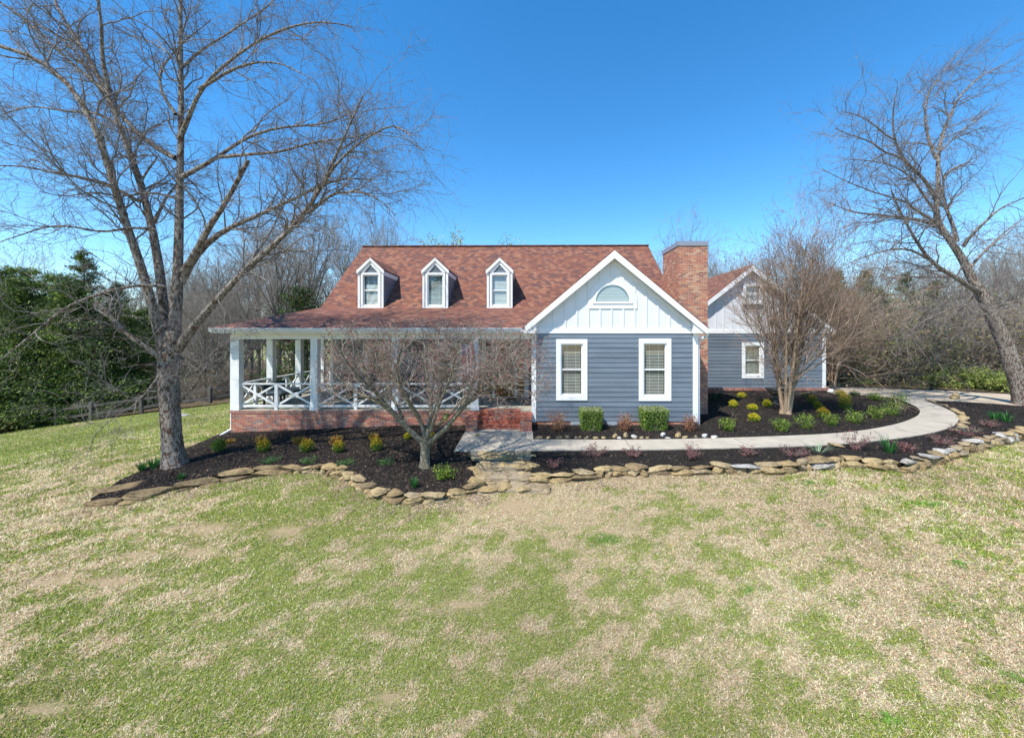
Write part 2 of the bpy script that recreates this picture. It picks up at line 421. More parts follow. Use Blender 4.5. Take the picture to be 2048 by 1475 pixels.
rimL_px = [(182, 998), (230, 997), (330, 975), (400, 958), (480, 943), (560, 932), (640, 930), (690, 940), (730, 962), (770, 982), (820, 990), (870, 989), (920, 980), (948, 968)]
rimL = hp(*rimL_px)
leftbed = rimL + hp((944, 930), (940, 905), (908, 904), (932, 866)) + [(-2.0, 13.8), (-10.3, 13.8)] + hp((440, 868), (385, 892), (330, 915), (290, 938), (245, 960), (200, 985))
walk_out = hp((1062, 903), (1300, 902), (1548, 896.5), (1645, 893), (1743, 885), (1841, 873), (1902, 858), (1917, 846), (1917, 832), (1890, 817), (1846, 801))
walk_in = hp((1066, 881), (1300, 882), (1548, 875), (1694, 868), (1792, 851.5), (1832, 836), (1841, 827), (1838, 818), (1820, 808), (1793, 797.5))
walk_out = chaikin(walk_out, 2); walk_in = chaikin(walk_in, 2)
landing = hp((908, 904), (932, 863)) + [(-1.75, 13.2), (.1, 13.2)] + hp((1066, 872))
rimR_px = [(1064, 948), (1110, 950), (1150, 944), (1190, 938), (1250, 934), (1350, 932), (1480, 931), (1540, 929), (1600, 924), (1690, 915), (1750, 919), (1810, 921), (1860, 908), (1900, 895), (1950, 880), (2000, 866), (2048, 856), (2110, 848)]
rimR = hp(*rimR_px)
rightbed = rimR + hp((2200, 835), (2060, 813), (1960, 806), (1900, 803)) + walk_out[::-1]
upperbed = walk_in + hp((1750, 793), (1700, 790)) + [(15.6, 20.2), (15.6, 20.4), (6.2, 20.4), (6.2, 13.75), (.12, 13.75)]
steps_poly = hp((948, 968), (944, 930), (940, 903), (1062, 903), (1064, 948)) 
walkpoly = landing + walk_in + walk_out[::-1]
drive = hp((1690, 788.5), (1793, 797.5), (1846, 801), (1900, 803), (1960, 806), (2060, 813), (2200, 824)) + [(42, 19), (42, 23)] + hp((2040, 790), (1900, 782), (1750, 776), (1660, 773)) + [(17, 27.5), (15.5, 27.5), (15.5, 20.6)]
houseR = [(-10.5, 13.5), (6.0, 13.5), (6.0, 20.1), (15.4, 20.1), (15.4, 28), (-10.5, 28)]

# terrain sheet
xs = np.concatenate([np.linspace(-400, -40, 25), np.arange(-38, -14, .8), np.arange(-14, 22, .13), np.arange(22, 44, 1.0), np.linspace(46, 400, 25)])
ys = np.concatenate([np.linspace(-60, 0, 10), np.arange(1, 15.5, .13), np.arange(16, 40, .8), np.linspace(42, 500, 40)])
GX, GY = np.meshgrid(xs, ys); Z = gl(GX, GY) + .02 * (fbm(GX * 1.3, GY * 1.3) - .5) * (GY < 40)
far = np.clip((GY - 45) / 400, 0, 1); Z = Z * 1.0 + 0 * far
def greenness(X, Y):
    """patchiness of the lawn: 0 straw, 1 green"""
    u = X * .8 + Y * .35; v = -X * .35 + Y * .9
    a = fbm(u * 3.0, v * 4.2, 6, .78); b = fbm(u * .22 + 9, v * .22 + 4, 3)
    bias = -.012 * np.clip(X + 1, -12, 8) + .1 * np.clip((6.5 - Y) / 4, 0, 1) * np.clip((2 - X) / 4, 0, 1) + .35 * smooth01((-12 - X) / 8)
    br = np.exp(-((X - .8) / 2.6) ** 2 - ((Y - 8.4) / .9) ** 2) * .22
    return np.clip((a - .5) * 3.5 + (b - .5) * 1.2 + .5 + bias * 1.2 + .2 * smooth01((X - 10) / 4) - br, 0, 1), a, b
def bare(X, Y):
    """worn tan soil patches"""
    s = np.zeros(np.shape(X))
    for px, py, rx, ry in ((415, 1058, .62, .26), (570, 1062, .45, .2), (275, 1110, .55, .2), (215, 1165, .7, .22), (110, 1160, .8, .2), (395, 1105, .4, .2), (640, 880, .01, .01), (390, 868, 1.3, .28), (1240, 950, 1.2, .25), (1030, 1010, .9, .35), (775, 1400, .25, .1), (90, 1420, .5, .12), (1720, 985, 1.0, .18), (1440, 1000, .7, .15), (930, 1210, .4, .12)):
        h = hit(px, py, gl); d = ((X - h.x) / rx) ** 2 + ((Y - h.y) / ry) ** 2
        s = np.maximum(s, np.exp(-d * 1.2))
    return s
def lushes(X, Y):
    s = np.zeros(np.shape(X))
    for px, py, rx, ry in ((1205, 1078, .36, .14), (1234, 1018, .1, .11), (1614, 967, .22, .12), (1642, 1052, .1, .07), (1640, 985, .3, .06), (390, 880, .8, .1), (350, 905, .8, .12), (1920, 1130, .15, .1), (1490, 1180, .1, .1), (1850, 1010, .5, .1), (1355, 1165, .12, .08), (2030, 1355, .2, .08), (1780, 1440, .15, .08)):
        h = hit(px, py, gl); d = ((X - h.x) / rx) ** 2 + ((Y - h.y) / ry) ** 2
        s = np.maximum(s, np.exp(-d ** 1.2))
    return s * np.clip(2.2 * (vn(X * 14, Y * 14) - .15), 0, 1)
STRAW = np.array((.54, .43, .26)); GREEN = np.array((.25, .29, .07)); SOIL = np.array((.5, .36, .22)); LUSH = np.array((.07, .2, .02))
def lawncol(X, Y):
    g_, a, b = greenness(X, Y); k = smooth01((g_ - .3) / .5)[..., None]
    c = STRAW * (1 - k) + GREEN * k
    c = c * (.82 + .36 * vn(X * 9, Y * 9))[..., None]
    pk = smooth01((b - .55) * 4)[..., None] * (1 - k); c = c * (1 - pk * .5) + np.array((.38, .26, .18)) * pk * .5
    s = (bare(X, Y) * .95)[..., None]; s = np.clip(s * 1.4 * (.6 + .8 * vn(X * 5 + 3, Y * 5))[..., None], 0, .9); c = c * (1 - s) + SOIL * s
    l = lushes(X, Y)[..., None]; return c * (1 - l) + LUSH * l
ny, nx = GX.shape
V = np.stack([GX.ravel(), GY.ravel(), Z.ravel()], 1); I = np.arange(nx * ny).reshape(ny, nx)
Fc = np.stack([I[:-1, :-1].ravel(), I[:-1, 1:].ravel(), I[1:, 1:].ravel(), I[1:, :-1].ravel()], 1)
cl = lawncol(GX.ravel(), GY.ravel())
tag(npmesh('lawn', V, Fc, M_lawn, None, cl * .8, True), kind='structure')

bump = lambda X, Y, s=.035: s * (fbm(X * 3.1, Y * 3.1) - .3)
def bedh(X, Y): return hb(X, Y) + .012 + bump(X, Y)
def bedh2(X, Y): return hb(X, Y) + .02 + bump(X, Y, .07)
tag(patch('mulch_bed', leftbed, .11, bedh, M_mulch, .5), kind='structure')
tag(patch('mulch_bed', rightbed, .12, bedh, M_mulch, .45), kind='structure')
tag(patch('mulch_bed', upperbed, .14, bedh2, M_mulch, .3), kind='structure')
tag(patch('front_walk', walkpoly, .4, lambda X, Y: hb(X, Y) + .045, M_walk, .2, 0), kind='structure')
tag(patch('driveway', drive, .8, lambda X, Y: hb(X, Y) + .03, M_drive, .2, 0), kind='structure')
woods = [(-70, 27.5), (-36, 25.6), (-20, 25.4), (-8, 30), (14, 30), (16.5, 27.5)] + hp((1665, 772), (1750, 775), (1900, 781), (2040, 789)) + [(42, 23.5), (90, 24), (120, 110), (-120, 110)]
tag(patch('woodland_floor', woods, 2.2, lambda X, Y: gl(X, Y) + .06 + .1 * (vn(X * .3, Y * .3)), M_litter, 0), kind='structure')

# control joints in the walk are thin dark grooves
jm = MB()
for (a, b) in ((( 1468, 880), (1506, 897)), ((1748, 864), (1772, 880)), ((1250, 882), (1262, 901)), ((1838, 836), (1900, 850)), ((960, 882), (1064, 882))):
    p, q = hit(*a), hit(*b); jm.bar((p.x, p.y, p.z + .0465), (q.x, q.y, q.z + .0465), .012, .004)
tag(jm.build('walk_joints', M_dark), kind='structure')

# mulch chips
def tris_scatter(X, Y, Zf, size, cols, r, flat=.5):
    n = len(X); z = Zf(X, Y) + .008; c = np.stack([X, Y, z], 1)
    a = r.random(n) * 6.283; d1 = np.stack([np.cos(a), np.sin(a), (r.random(n) - .5) * flat * 2], 1) * (size * (.5 + r.random(n)))[:, None]
    d2 = np.stack([-np.sin(a), np.cos(a), (r.random(n) - .5) * flat * 2], 1) * (size * .3 * (.5 + r.random(n)))[:, None]
    V = np.concatenate([c - d1 - d2, c + d1 - d2 * .6, c + d1 * .7 + d2, c - d1 * .8 + d2], 0)
    i = np.arange(n); Fc = np.stack([i, i + n, i + 2 * n, i + 3 * n], 1); return V, Fc, np.concatenate([cols] * 4, 0)
def chips(poly, n, Zf, r):
    p = np.array([q[:2] for q in poly]); X = r.uniform(p[:, 0].min(), p[:, 0].max(), n); Y = r.uniform(p[:, 1].min(), p[:, 1].max(), n)
    k = inside(poly, X, Y); X, Y = X[k], Y[k]; t = r.random(len(X))[:, None]
    col = np.where(t < .72, np.array((.03, .025, .022)), np.where(t < .93, np.array((.09, .068, .052)), np.array((.2, .14, .1))))
    return tris_scatter(X, Y, Zf, .022, col, r)
M_chip = attrmat('mulch_chips', .95, 0, 0, .1).m
r_ = np.random.default_rng(21)
Vs, Fs, Cs, off = [], [], [], 0
for poly, n, zf in ((leftbed, 60000, bedh), (rightbed, 52000, bedh), (upperbed, 60000, bedh2)):
    a, b, c = chips(poly, n, zf, r_); Vs.append(a); Fs.append(b + off); Cs.append(c); off += len(a)
tag(npmesh('mulch_chips', np.concatenate(Vs), np.concatenate(Fs), M_chip, None, np.concatenate(Cs)), kind='stuff', label='loose dark shredded mulch chips lying on the garden beds', cat='mulch')

def near_line(pts, n, lo, hi, r):
    P_ = np.array(pts); i = r.integers(0, len(P_) - 1, n); t = r.random((n, 1)); q = P_[i] * (1 - t) + P_[i + 1] * t; d = P_[i + 1] - P_[i]; nn = np.stack([d[:, 1], -d[:, 0]], 1); nn /= np.linalg.norm(nn, axis=1, keepdims=True)
    return q + nn * (lo + (hi - lo) * r.random((n, 1)) ** 1.6)
LV, LF, LC, off = [], [], [], 0
for line, n in ((rimL, 5200), (rimR, 3600)):
    q = near_line(line, n, .12, .75, r_); t = r_.random(n)[:, None]; col = np.where(t < .5, np.array((.42, .3, .24)), np.where(t < .8, np.array((.25, .15, .11)), np.array((.6, .48, .4)))) * (.6 + .6 * r_.random((n, 1)))
    a, b, c = tris_scatter(q[:, 0], q[:, 1], lambda X, Y: gl(X, Y) + .012, .02, col, r_, .4); LV.append(a); LF.append(b + off); LC.append(c); off += len(a)
tag(npmesh('leaf_litter', np.concatenate(LV), np.concatenate(LF), M_leaf, None, np.concatenate(LC)), kind='stuff', label='dry pinkish brown leaf litter lying at the foot of the stone edging', cat='leaves')
# grass blades
def grass():
    r = np.random.default_rng(33); n = 1150000
    # denser near the viewer
    Y = 3.6 + 15 * r.random(n) ** 1.7; X = (r.random(n) * 2350 - 150 - CX) * Y / F
    m2 = 120000; Y[:m2] = 14 + 12 * r.random(m2); X[:m2] = (r.random(m2) * 620 - 100 - CX) * Y[:m2] / F
    ex = np.zeros(n, dtype=bool)
    for p in (leftbed, rightbed, upperbed, walkpoly, drive, houseR, steps_poly): ex |= inside(p, X, Y)
    X, Y = X[~ex], Y[~ex]
    bs = bare(X, Y); k = r.random(len(X)) > bs * 1.05; X, Y = X[k], Y[k]; n = len(X)
    lu = lushes(X, Y); g_, a, b = greenness(X, Y); dist = np.sqrt(X ** 2 + Y ** 2)
    isg = (r.random(n) < np.clip(.1 + .74 * smooth01((g_ - .1) / .8), 0, 1)) | (r.random(n) < lu)
    h = np.where(isg, .02 + .03 * r.random(n), .03 + .035 * r.random(n)) * (1 + .6 * lu) * np.clip(dist / 8, .8, 1.8); wd = (.0018 + .002 * r.random(n)) * np.clip(dist / 4.5, 1, 3.2)
    az = r.random(n) * 6.283; lean = np.where(isg, .3 + .95 * r.random(n), .95 + .55 * r.random(n))
    dx, dy = np.cos(az), np.sin(az); base = np.stack([X, Y, gl(X, Y) + .004 + .012 * r.random(n)], 1)
    tip = base + np.stack([dx * np.sin(lean) * h, dy * np.sin(lean) * h, np.cos(lean) * h], 1)
    s = np.stack([-dy * wd, dx * wd, np.zeros(n)], 1)
    V = np.concatenate([base - s, base + s, tip], 0); i = np.arange(n)
    Fc = np.stack([i, i + n, i + 2 * n], 1)
    gq = r.random(n); gcol = np.stack([.13 + .27 * gq, .21 + .23 * gq, .03 + .05 * r.random(n)], 1)
    v = .6 + .75 * r.random(n); scol = np.stack([.72 * v, .6 * v, .4 * v], 1)
    pink = (r.random(n) < .28)[:, None]; scol = np.where(pink, scol * np.array((.95, .74, .68)), scol)
    c = np.where(isg[:, None], gcol, scol); lc = np.stack([.09 + .07 * r.random(n), .27 + .14 * r.random(n), .04 + 0 * X], 1)
    l3 = lu[:, None] * .85; c = c * (1 - l3) + lc * l3
    dk = vn(X * .5 + 40, Y * .5)[:, None]; c = np.clip(c * (.84 + .32 * dk), 0, .85)
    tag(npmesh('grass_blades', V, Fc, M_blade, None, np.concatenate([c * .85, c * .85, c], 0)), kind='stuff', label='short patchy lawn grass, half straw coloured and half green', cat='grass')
grass()

# ------------------------------------------------------------------ stones
def _ico():
    import bmesh
    bm = bmesh.new(); bmesh.ops.create_icosphere(bm, subdivisions=3, radius=1); v = np.array([tuple(q.co) for q in bm.verts]); f = [tuple(q.index for q in k.verts) for k in bm.faces]; bm.free(); return v, f
ICO_V, ICO_F = _ico()
def stone_mesh(seed, lx, ly, lz):
    r = np.random.default_rng(seed); p = ICO_V.copy(); k = 4.0
    p = p / ((np.abs(p) ** k).sum(1, keepdims=True)) ** (1 / k)
    for i in range(12):
        n = r.normal(size=3) * np.array((1, 1, .7)); n /= np.linalg.norm(n); d = .6 + .3 * r.random()
        e = p @ n - d; p = p - np.maximum(0, e)[:, None] * n
    p += .03 * np.sin(p[:, [1, 2, 0]] * 5 + r.random(3) * 6) + .03 * np.sin(p[:, [2, 0, 1]] * 13 + r.random(3) * 6) + .012 * r.normal(size=p.shape)
    p *= np.array((lx, ly, lz)) * .58
    me = bpy.data.meshes.new('stone'); me.from_pydata([tuple(q) for q in p], [], ICO_F); me.update(); return me
SEED = [100]
def stone(parent, x, y, z, lx, ly, lz, rz, mat, name='stone', tilt=0):
    SEED[0] += 1; me = stone_mesh(SEED[0], lx, ly, lz); me.materials.append(mat); autouv(me)
    o = bpy.data.objects.new(name, me); C.objects.link(o)
    p = Vector((x, y, z))
    if parent is not None: o.parent = parent; o.location = p - WOFF[parent.name]
    else: o.location = p
    o.rotation_euler = (random.uniform(-tilt, tilt), random.uniform(-tilt, tilt), rz); WOFF[o.name] = p; return o

def walk_poly(pts):
    L = [0]
    for a, b in zip(pts, pts[1:]): L.append(L[-1] + (Vector(b) - Vector(a)).length)
    def at(s):
        for i in range(len(L) - 1):
            if s <= L[i + 1] or i == len(L) - 2:
                t = (s - L[i]) / max(1e-6, L[i + 1] - L[i]); a, b = Vector(pts[i]), Vector(pts[i + 1]); q = a + (b - a) * t; d = (b - a).normalized(); return q, d
    return at, L[-1]
def stone_wall(label, pts, lenf, matf, h0, name='stone_wall', cat='stone wall', out=-1, two=True):
    at, tot = walk_poly(pts); q, d = at(tot / 2)
    e = empty(name, (q.x, q.y, float(gl(q.x, q.y))), label, cat)
    s = 0; k = 0
    while s < tot and k < 52:
        l = lenf(s / tot) * random.uniform(.7, 1.35); q, d = at(min(tot, s + l / 2)); rz = math.atan2(d.y, d.x); nrm = Vector((d.y, -d.x)) * (1 if out < 0 else -1)
        top = float(hb(q.x, q.y)) + random.uniform(.02, .07); lo = float(gl(q.x + nrm.x * .1, q.y + nrm.y * .1)); hh = h0 * random.uniform(.8, 1.25) * (1.9 if h0 == .1 and s < tot * .32 else 1)
        w_ = random.uniform(.24, .36)
        p = q + nrm * random.uniform(.0, .05)
        stone(e, p.x, p.y, top - hh / 2 + random.uniform(-.02, .02), l * 1.1, w_ * random.uniform(.8, 1.25), hh, rz + random.uniform(-.25, .25), matf(s / tot), tilt=.12)
        if two:
            n2 = 2 if random.random() < .45 and k < 40 else 1
            for j in range(n2):
                l2 = l * 1.15 / n2; q2, d2 = at(max(0, min(tot, s + l * (.5 + (j - (n2 - 1) / 2) * .55)))); p2 = q2 + nrm * random.uniform(.05, .1)
                bot = lo - .03; hgt = max(.07, top - hh * .8 - bot)
                stone(e, p2.x, p2.y, bot + hgt / 2, l2, w_ * .95, hgt, rz + random.uniform(-.1, .1), matf(s / tot), tilt=.05)
        s += l * .98; k += 1
    return e
random.seed(4)
stone_wall('low brown weathered sandstone wall edging the mulch bed under the big birch', rimL,
           lambda t: .8 if t < .3 else (.6 if t < .4 else .42), lambda t: M_dstone if t < .38 or random.random() < .45 else M_stone, .1)
stone_wall('low tan and grey dry stone wall between the lawn and the bed below the curved walk', rimR,
           lambda t: .5 if t < .5 else .42, lambda t: (M_gstone if random.random() < (.05 if t < .5 else .36 if t < .9 else .15) else (M_stone if random.random() < .75 else M_dstone)), .09)
edge = [tuple(Vector(p) + Vector((.16, 0))) for p in hp((1900, 862), (1921, 848), (1921, 832), (1894, 816), (1850, 800))]
stone_wall('curved row of small tan stones along the outer edge of the walk near the driveway', edge, lambda t: .33, lambda t: M_stone, .12, 'stone_edging', 'stone edging', 1, False)
# big slab buried in the uphill side of the left bed
for px, py, lx, rz, lab in ((268, 968, 1.3, .75, 'long flat brown slab sunk in the grass at the uphill edge of the left bed'),):
    h = hit(px, py); tag(stone(None, h.x, h.y, h.z - .01, lx, .4, .1, rz, M_dstone, 'flat_rock'), lab, 'rock')

# flagstone steps down to the lawn
e = empty('flagstone_steps', (-.7, 9.9, -.3), 'tan flagstone steps leading from the front walk down to the lawn', 'steps')
random.seed(12)
levels = [(10.42, 10.98, -.05), (9.92, 10.44, -.14), (9.42, 9.94, -.235), (8.9, 9.44, -.31)]
for y0, y1, z in levels:
    x = -1.4
    xe = .06 if z > -.2 else (.1 if z > -.3 else .5)
    if z < -.3: x = -1.2
    while x < xe - .12:
        l = random.uniform(.36, .7); l = min(l, xe - x)
        ysplit = [(y0, y1)] if random.random() < .6 else [(y0, (y0 + y1) / 2 - .01), ((y0 + y1) / 2 + .01, y1)]
        for a, b in ysplit:
            stone(e, x + l / 2, (a + b) / 2, z - .045 + random.uniform(-.008, .008), l * 1.02, (b - a) * 1.08, .12, random.uniform(-.08, .08), M_stone, 'flagstone')
        x += l * .97
mb = MB()
for y0, y1, z in levels: mb.box(-1.38, .04 if z > -.3 else .3, y0 + .03, y1 + .03, z - .3, z - .02)
mb.build('mortar_bed', paint('sandy_mortar', (.3, .24, .16), .95, .4), e)
for px, py, lz in ((951, 966, .34), (948, 940, .25), (946, 915, .2), (1061, 912, .16), (1063, 930, .2)):
    h = hit(px, py); stone(e, h.x, h.y, h.z - .05, .24, .42, lz, 1.4, M_stone, 'side_stone', .1)

# loose rocks along the house side of the walk
GR = 'small rocks lining the far edge of the front walk'
tanlist = [(1078, 879.5, .2), (1097, 880, .17), (1119, 879, .2), (1136, 878.5, .2), (1152, 879.5, .12), (1160, 879, .12), (1174, 880, .18), (1193, 880, .2), (1209, 880, .14), (1272, 880, .12), (1285, 880, .16), (1296, 880, .12), (1394, 878, .2)]
_k = ['first', 'second', 'third', 'fourth', 'fifth', 'sixth', 'seventh', 'eighth', 'ninth', 'tenth', 'eleventh', 'twelfth', 'last']
for (px, py, s), od in zip(tanlist, _k):
    h = hit(px, py); tag(stone(None, h.x, h.y + .08, h.z + .04, s, s * .6, .09, random.random(), M_stone, 'edging_rock', .2), 'small tan rock at the far edge of the front walk, %s counting from the steps' % od, 'rock', GR)
for px, py, s, hh, m_, lab in ((1231, 877, .16, .16, M_stone, 'upright tan rock at the walk edge below the middle red shrub'), (1240, 880, .17, .1, M_gstone, 'grey tan rock just right of the upright rock below the red shrub'),
    (1253, 877, .14, .2, M_stone, 'pointed yellow rock standing at the walk edge between two box shrubs'), (1269, 878, .16, .14, M_wstone, 'whitish rounded rock at the walk edge left of the big right box shrub'),
    (1327, 874, .19, .14, M_wstone, 'white rock in the mulch straight below the right box shrub'), (1337, 879, .24, .06, M_wstone, 'thin white flat rock at the walk edge below the right box shrub'),
    (1358, 875, .26, .17, M_stone, 'largest tan rock at the walk edge near the wing corner'), (1370, 878, .26, .08, M_stone, 'flat tan rock right of the largest walk edge rock'),
    (1410, 876, .22, .11, M_wstone, 'white rock at the walk edge right of the wing corner'), (1430, 877, .28, .09, M_wstone, 'long white rock at the walk edge, farthest right of the loose rocks'),
    (1661, 787, .55, .28, M_wstone, 'pale grey rock lying beside the garage corner'), (1910, 799, .45, .34, M_stone, 'yellowish rock standing at the driveway edge near the leaning tree'),
    (1678, 893, .5, .08, M_stone, 'long flat tan slab at the near edge of the walk beside a purple shrub'), (365, 832, 1.2, .1, M_wstone, 'white flat slab on the grass behind the big birch'),
    (1490, 793, .22, .1, M_wstone, 'small white rock by the garage foundation'), (955, 875, .2, .15, M_stone, 'tan rock at the corner of the bed beside the left step pillar')):
    fn = gl if px < 400 else hb
    h = hit(px, py, fn); tag(stone(None, h.x, h.y + .05, h.z + hh * .35, s, s * .65, hh, random.random(), m_, 'garden_rock', .25), lab, 'rock')
stp = hit(10, 862, gl)

# ------------------------------------------------------------------ the house
FZ, YP, YM = .57, 13.66, 16.4
H = empty('house', (-1.0, 17.5, .0), 'blue grey cottage with white trim, red brown shingle roof, wraparound porch and three dormers', 'house')
def siding(mb, u0, u1, z0, z1, pos, exp=.171, holes=(), axis='x', sgn=-1, mg=.08):
    """clapboards: axis 'x' = wall at y=pos facing -y; axis 'y' = wall at x=pos facing sgn*x"""
    z = z0
    def T(u, wd, zz): return (u, pos - wd, zz) if axis == 'x' else (pos + sgn * wd, u, zz)
    while z < z1 - .01:
        t = min(z + exp, z1); segs = [(u0, u1)]
        for a, b, c, d in holes:
            if t > c + .001 and z < d - .001 and (mg is None or (t <= d + mg and z >= c - mg)):
                ns = []
                for s0, s1 in segs:
                    if b <= s0 or a >= s1: ns.append((s0, s1))
                    else:
                        if a > s0: ns.append((s0, a))
                        if b < s1: ns.append((b, s1))
                segs = ns
        for s0, s1 in segs:
            mb.quad(T(s0, .022, z), T(s1, .022, z), T(s1, .006, t), T(s0, .006, t))
            mb.quad(T(s0, .0, z), T(s1, .0, z), T(s1, .022, z), T(s0, .022, z))
            mb.quad(T(s0, .0, z), T(s0, .022, z), T(s0, .006, t)); mb.quad(T(s1, .0, z), T(s1, .006, t), T(s1, .022, z))
        z = t
    return mb

def window(parent, x0, x1, z0, z1, Y, cas=.13, sill=0, name='window', blind=True, label=None, drop=0, rails=2, dens=.052, double=True, dark=None, bh=.2):
    """x0..z1 outer casing"""
    m = MB(); p = .045
    m.box(x0, x0 + cas, Y - p, Y + .08, z0, z1); m.box(x1 - cas, x1, Y - p, Y + .08, z0, z1)
    m.box(x0 + cas, x1 - cas, Y - p, Y + .08, z1 - cas, z1); m.box(x0 + cas, x1 - cas, Y - p, Y + .08, z0, z0 + cas)
    fr = m.build(name, M_white, parent)
    if label: fr['label'] = label
    a, b, c, d = x0 + cas, x1 - cas, z0 + cas, z1 - cas; s = MB(); t = .045
    s.box(a, a + t, Y + .0, Y + .06, c, d); s.box(b - t, b, Y + .0, Y + .06, c, d); s.box(a + t, b - t, Y + .0, Y + .06, d - t, d); s.box(a + t, b - t, Y + .0, Y + .06, c, c + t * 1.3)
    if double: s.box(a + t, b - t, Y + .015, Y + .06, (c + d) / 2 - .02, (c + d) / 2 + .025)
    s.build('sash', M_white, fr)
    g = MB(); g.quad((a + t, Y + .045, c + t), (b - t, Y + .045, c + t), (b - t, Y + .045, d - t), (a + t, Y + .045, d - t)); g.build('pane', M_glass, fr, fix=False)
    if blind:
        bl = MB(); z = c + t + .03
        while z < d - t - drop:
            bl.quad((a + t + .02, Y + .075, z), (b - t - .02, Y + .075, z), (b - t - .02, Y + .09, z + dens * bh), (a + t + .02, Y + .09, z + dens * bh)); z += dens
        for u in (.3, .7): bl.box(a + (b - a) * u - .004, a + (b - a) * u + .004, Y + .084, Y + .086, c + t, d - t)
        bl.build('blinds', M_blind, fr, fix=False)
    r = MB(); q = .02
    r.quad((a, Y + .35, c), (b, Y + .35, c), (b, Y + .35, d), (a, Y + .35, d)); r.quad((a, Y + .07, c), (a, Y + .35, c), (a, Y + .35, d), (a, Y + .07, d))
    r.quad((b, Y + .07, c), (b, Y + .35, c), (b, Y + .35, d), (b, Y + .07, d)); r.quad((a, Y + .07, d), (b, Y + .07, d), (b, Y + .35, d), (a, Y + .35, d)); r.quad((a, Y + .07, c), (b, Y + .07, c), (b, Y + .35, c), (a, Y + .35, c))
    r.build('reveal', dark or M_dark, fr, fix=False)
    return fr
M_reveal = paint('room_behind_blinds', (.16, .16, .16), .8)
M_greenroom = paint('green_curtain', (.07, .16, .12), .8)

# brick porch base
m = MB(); m.box(-10.44, -1.9, YP, YP + .2, -.75, FZ - .1); m.box(-10.44, -10.24, YP + .2, 21.2, -1.1, FZ - .1); m.box(-1.9, .12, YP + .02, YP + .2, -.3, .3); m.build('porch_base', M_brick, H)
m = MB(); m.box(-10.455, -1.75, YP - .015, YP + .21, FZ - .1, FZ - .01); m.box(-10.455, -10.23, YP + .21, 21.2, FZ - .1, FZ - .01); m.build('porch_coping', M_rowlock, H)
m = MB(); m.box(-10.43, .1, YP + .01, YM + .02, FZ - .12, FZ); m.box(-10.43, -8.2, YM + .02, 21.2, FZ - .12, FZ); m.build('porch_floor', M_floor, H)
# steps and their pillars
m = MB(); m.box(-1.72, -.3, YP - .02, YP + .3, FZ - .19, FZ + .003); m.box(-1.72, -.3, 13.36, YP - .02, -.1, .38); m.box(-1.72, -.3, 13.06, 13.36, -.1, .19); st = m.build('porch_steps', M_stepbrick, H)
for x0, x1 in ((-2.09, -1.72), (-.3, .09)):
    m = MB(); m.box(x0, x1, 12.78, YP - .002, -.3, .42); pl = m.build('step_pillar', M_brick, H)
    m = MB(); m.box(x0 - .015, x1 + .015, 12.76, YP - .003, .42, .515); m.build('pillar_cap', M_stepbrick, pl)
# posts, beam, ceiling, gutter
def post(x, y, z1=3.06):
    m = MB(); m.box(x - .12, x + .12, y - .12, y + .12, FZ - (.09 if y < 14 else 0), z1); o = m.build('porch_post', M_rail, H)
    m = MB(); m.box(x - .14, x + .14, y - .14, y + .14, FZ - (.1 if y < 14 else 0), FZ + .13); m.build('post_base', M_rail, o)
XP = [-10.3, -7.55, -4.71, -1.9]; YPo = 13.8
for x in XP: post(x, YPo)
SIDE = [15.6, 17.5, 19.45, 21.1]
for y in SIDE: post(-10.3, y)
m = MB(); m.box(-10.44, .12, 13.68, 13.92, 3.06, 3.3); m.box(-10.44, -10.2, 13.92, 21.2, 3.06, 3.3); m.build('porch_beam', M_white, H)
m = MB(); m.quad((-10.8, 13.3, 3.275), (.1, 13.3, 3.275), (.1, YM, 3.275), (-10.8, YM, 3.275)); m.quad((-10.8, YM, 3.275), (-8.2, YM, 3.275), (-8.2, 21.5, 3.275), (-10.8, 21.5, 3.275)); m.build('porch_ceiling', M_white, H)
g = MB(); pr = [(0, 3.315), (-.07, 3.33), (-.115, 3.43), (-.1, 3.44), (0, 3.44)]
g.extr([(-10.86, 13.28 + y, z) for y, z in pr], (10.62, 0, 0)); g.extr([(-10.76 + y, 13.2, z) for y, z in pr], (0, 8.3, 0))
g.bar((-.28, 13.24, 3.39), (-.08, 13.2, 3.28), .09, .07); g.build('gutter', M_gutter, H)
m = MB(); m.box(-10.84, -.2, 13.281, 13.31, 3.27, 3.42); m.box(-10.845, -10.8, 13.31, 21.5, 3.27, 3.42); m.build('fascia', M_white, H)
# downspout at the porch corner and drain pipe
m = MB(); m.box(-10.53, -10.46, 13.74, 13.84, -.2, 3.2); m.bar((-10.5, 13.79, -.12), (-10.62, 13.3, -.28), .08, .07); m.build('downspout', M_gutter, H)

